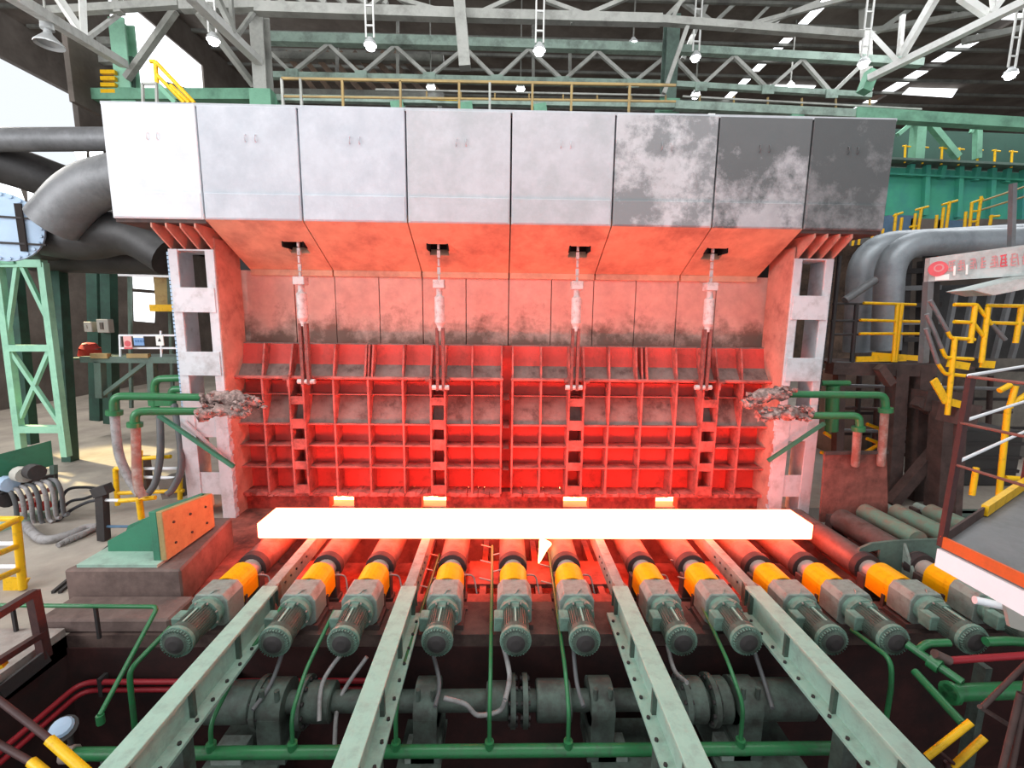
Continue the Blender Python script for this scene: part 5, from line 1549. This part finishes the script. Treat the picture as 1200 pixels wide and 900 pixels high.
rails(t, 'rail', 'rail_yellow', [((1073, 246), (1088, 242)), ((1104, 240), (1122, 235)), ((1138, 238), (1152, 233)), ((1138, 260), (1146, 259)), ((1138, 248), (1147, 247)), ((1047, 253), (1058, 249)),
                                 ((1160, 254), (1171, 253)), ((1066, 266), (1074, 265))], 17.5, 0.04)
rails(t, 'hand_rail', 'rail_ochre', [((1150, 236), (1215, 214)), ((1150, 246), (1215, 226))], 17.5, 0.035)
bars(t, 'walkway', 'duct_grey', [((1000, 284), (1120, 274), 0.4), ((1120, 275), (1215, 258), 0.4)], 17.7, 0.8, 0.2)
rails(t, 'post', 'rail_yellow', [((1001, 277), (999, 288)), ((1008, 274), (1006, 287)), ((1023, 272), (1021, 284)), ((1035, 268), (1033, 282))], 17.4, 0.045)
t = thing('panel_block', 'row of dull blue and grey boxes under the teal girder at right', 'housing', at(1100, 270, 19.5))
for k, (a, b, c, d, m_) in enumerate(((1042, 252, 1068, 278, 'hall_blue'), (1068, 256, 1100, 276, 'hall_dark'), (1100, 258, 1130, 274, 'hall_blue'), (1130, 256, 1215, 280, 'hall_dark'))):
    p, q = at(a, b, 19.5), at(c, d, 19.5)
    MB().bx(p.x, q.x, 19.5, 20.0, q.z, p.z).build('box', m_, t)

# pendant lamps
LAMPS = [(434, 54, 16.5, 1, 'above the third hood panel on a double rod'), (632, 60, 16.5, 1, 'above the fifth hood panel on a double rod'),
         (1012, 75, 18.5, 1, 'near the end of the white truss chord'), (1184, 88, 17.0, 1, 'at the right edge on a double rod'),
         (505, 103, 22, 0, 'behind the handrail, fourth hood panel'), (610, 105, 22, 0, 'behind the handrail, fifth hood panel'),
         (742, 52, 21, 0, 'high behind the sixth hood panel'), (815, 68, 20, 2, 'beside the dim hall column'), (815, 112, 22, 0, 'low above the seventh hood panel'),
         (926, 102, 24, 0, 'wide glow above the right hood panels'), (250, 48, 17, 2, 'by the clerestory at upper left'), (57, 46, 14.2, 3, 'unlit, under the white chord at top left')]
for (px, py, Y, kind, lb) in LAMPS:
    q = at(px, py, Y)
    r = 0.17
    t = thing('pendant_lamp', 'pendant high bay lamp %s' % lb, 'lamp', q, 'high bay lamps')
    if kind == 3:
        MB().lathe(q + V((0, 0, 0.5)), (0, 0, -1), [(0, 0), (0, 0.14), (0.25, 0.16), (0.26, 0.08), (0.36, 0.1), (0.62, 0.34), (0.66, 0.34), (0.6, 0.26)], 18).build('shade', 'lamp_shell', t)
        MB().cyl(q + V((0, 0, 0.5)), q + V((0, 0, 1.2)), 0.03, n=8).build('stem', 'truss_grey', t)
        continue
    MB().lathe(q + V((0, 0, r * 1.5)), (0, 0, -1), [(0, 0), (0, 0.08), (0.06, 0.1), (0.12, r * 1.05), (r * 1.4, r * 1.25)], 14).build('shade', 'lamp_shell', t)
    MB().lathe(q + V((0, 0, r)), (0, 0, -1), [(0, 0), (r * .1, r * .7), (r, r), (r * 1.6, r * .8), (r * 2, 0)], 14).build('globe', 'lamp_glow', t)
    top_ = 19.0
    if kind in (1, 2):
        for s in (-1, 1):
            MB().bar(q + V((s * 0.13, 0, r * 1.5)), V((q.x + s * 0.13, Y, top_)), 0.05, 0.05).build('rod', 'truss_white', t)
        k = 0
        z = q.z + 0.6
        while z < min(top_, q.z + 3.2):
            MB().bx(q.x - 0.13, q.x + 0.13, Y - .02, Y + .02, z, z + .05).build('spacer', 'truss_white', t)
            z += 0.6
    else:
        MB().bar(q + V((0, 0, r * 1.5)), V((q.x, Y, top_)), 0.05, 0.05).build('rod', 'truss_dim', t)
# bright roof openings at the far right
for k, (a, b, c, d, Y) in enumerate(((906, 96, 952, 106, 30), (1066, 102, 1116, 114, 30), (1150, 52, 1200, 62, 27), (962, 36, 984, 45, 28), (1108, 84, 1128, 90, 29), (546, 84, 578, 96, 33))):
    p, q = at(a, b, Y), at(c, d, Y)
    m = MB().prism([p, V((q.x + .3, Y, p.z)), q, V((p.x - .4, Y, q.z + .12))], (0, 0.05, 0))
    struct('window_%d' % (wi + 1 + k), m, 'daylight_pane')
# mezzanine clutter in the far bay, seen under the girder
t = thing('far_stairs', 'brownish far gallery with sloping slats behind the crane girder', 'gallery', at(400, 100, 22.8))
for k in range(9):
    bars(t, 'slat', 'hall_brown', [((335 + k * 16, 62), (372 + k * 18, 110), 0.22)], 22.8)
bars(t, 'beam', 'truss_dim', [((320, 66), (520, 70), 0.3), ((320, 108), (520, 112), 0.25)], 22.6)
for p in (330, 515):
    q = at(p, 108, 22.6)
    MB().bx(q.x - .1, q.x + .1, 22.55, 22.7, HT - 0.5, q.z).build('post', 'truss_dim', t)
t = thing('far_wall_panel', 'brown far cladding panel beyond the left roof column', 'wall panel', at(95, 112, 24))
MB().prism([at(80, 72, 24), at(112, 74, 24), at(112, 113, 24), at(84, 112, 24)], (0, .1, 0)).build('sheet', 'hall_brown', t)
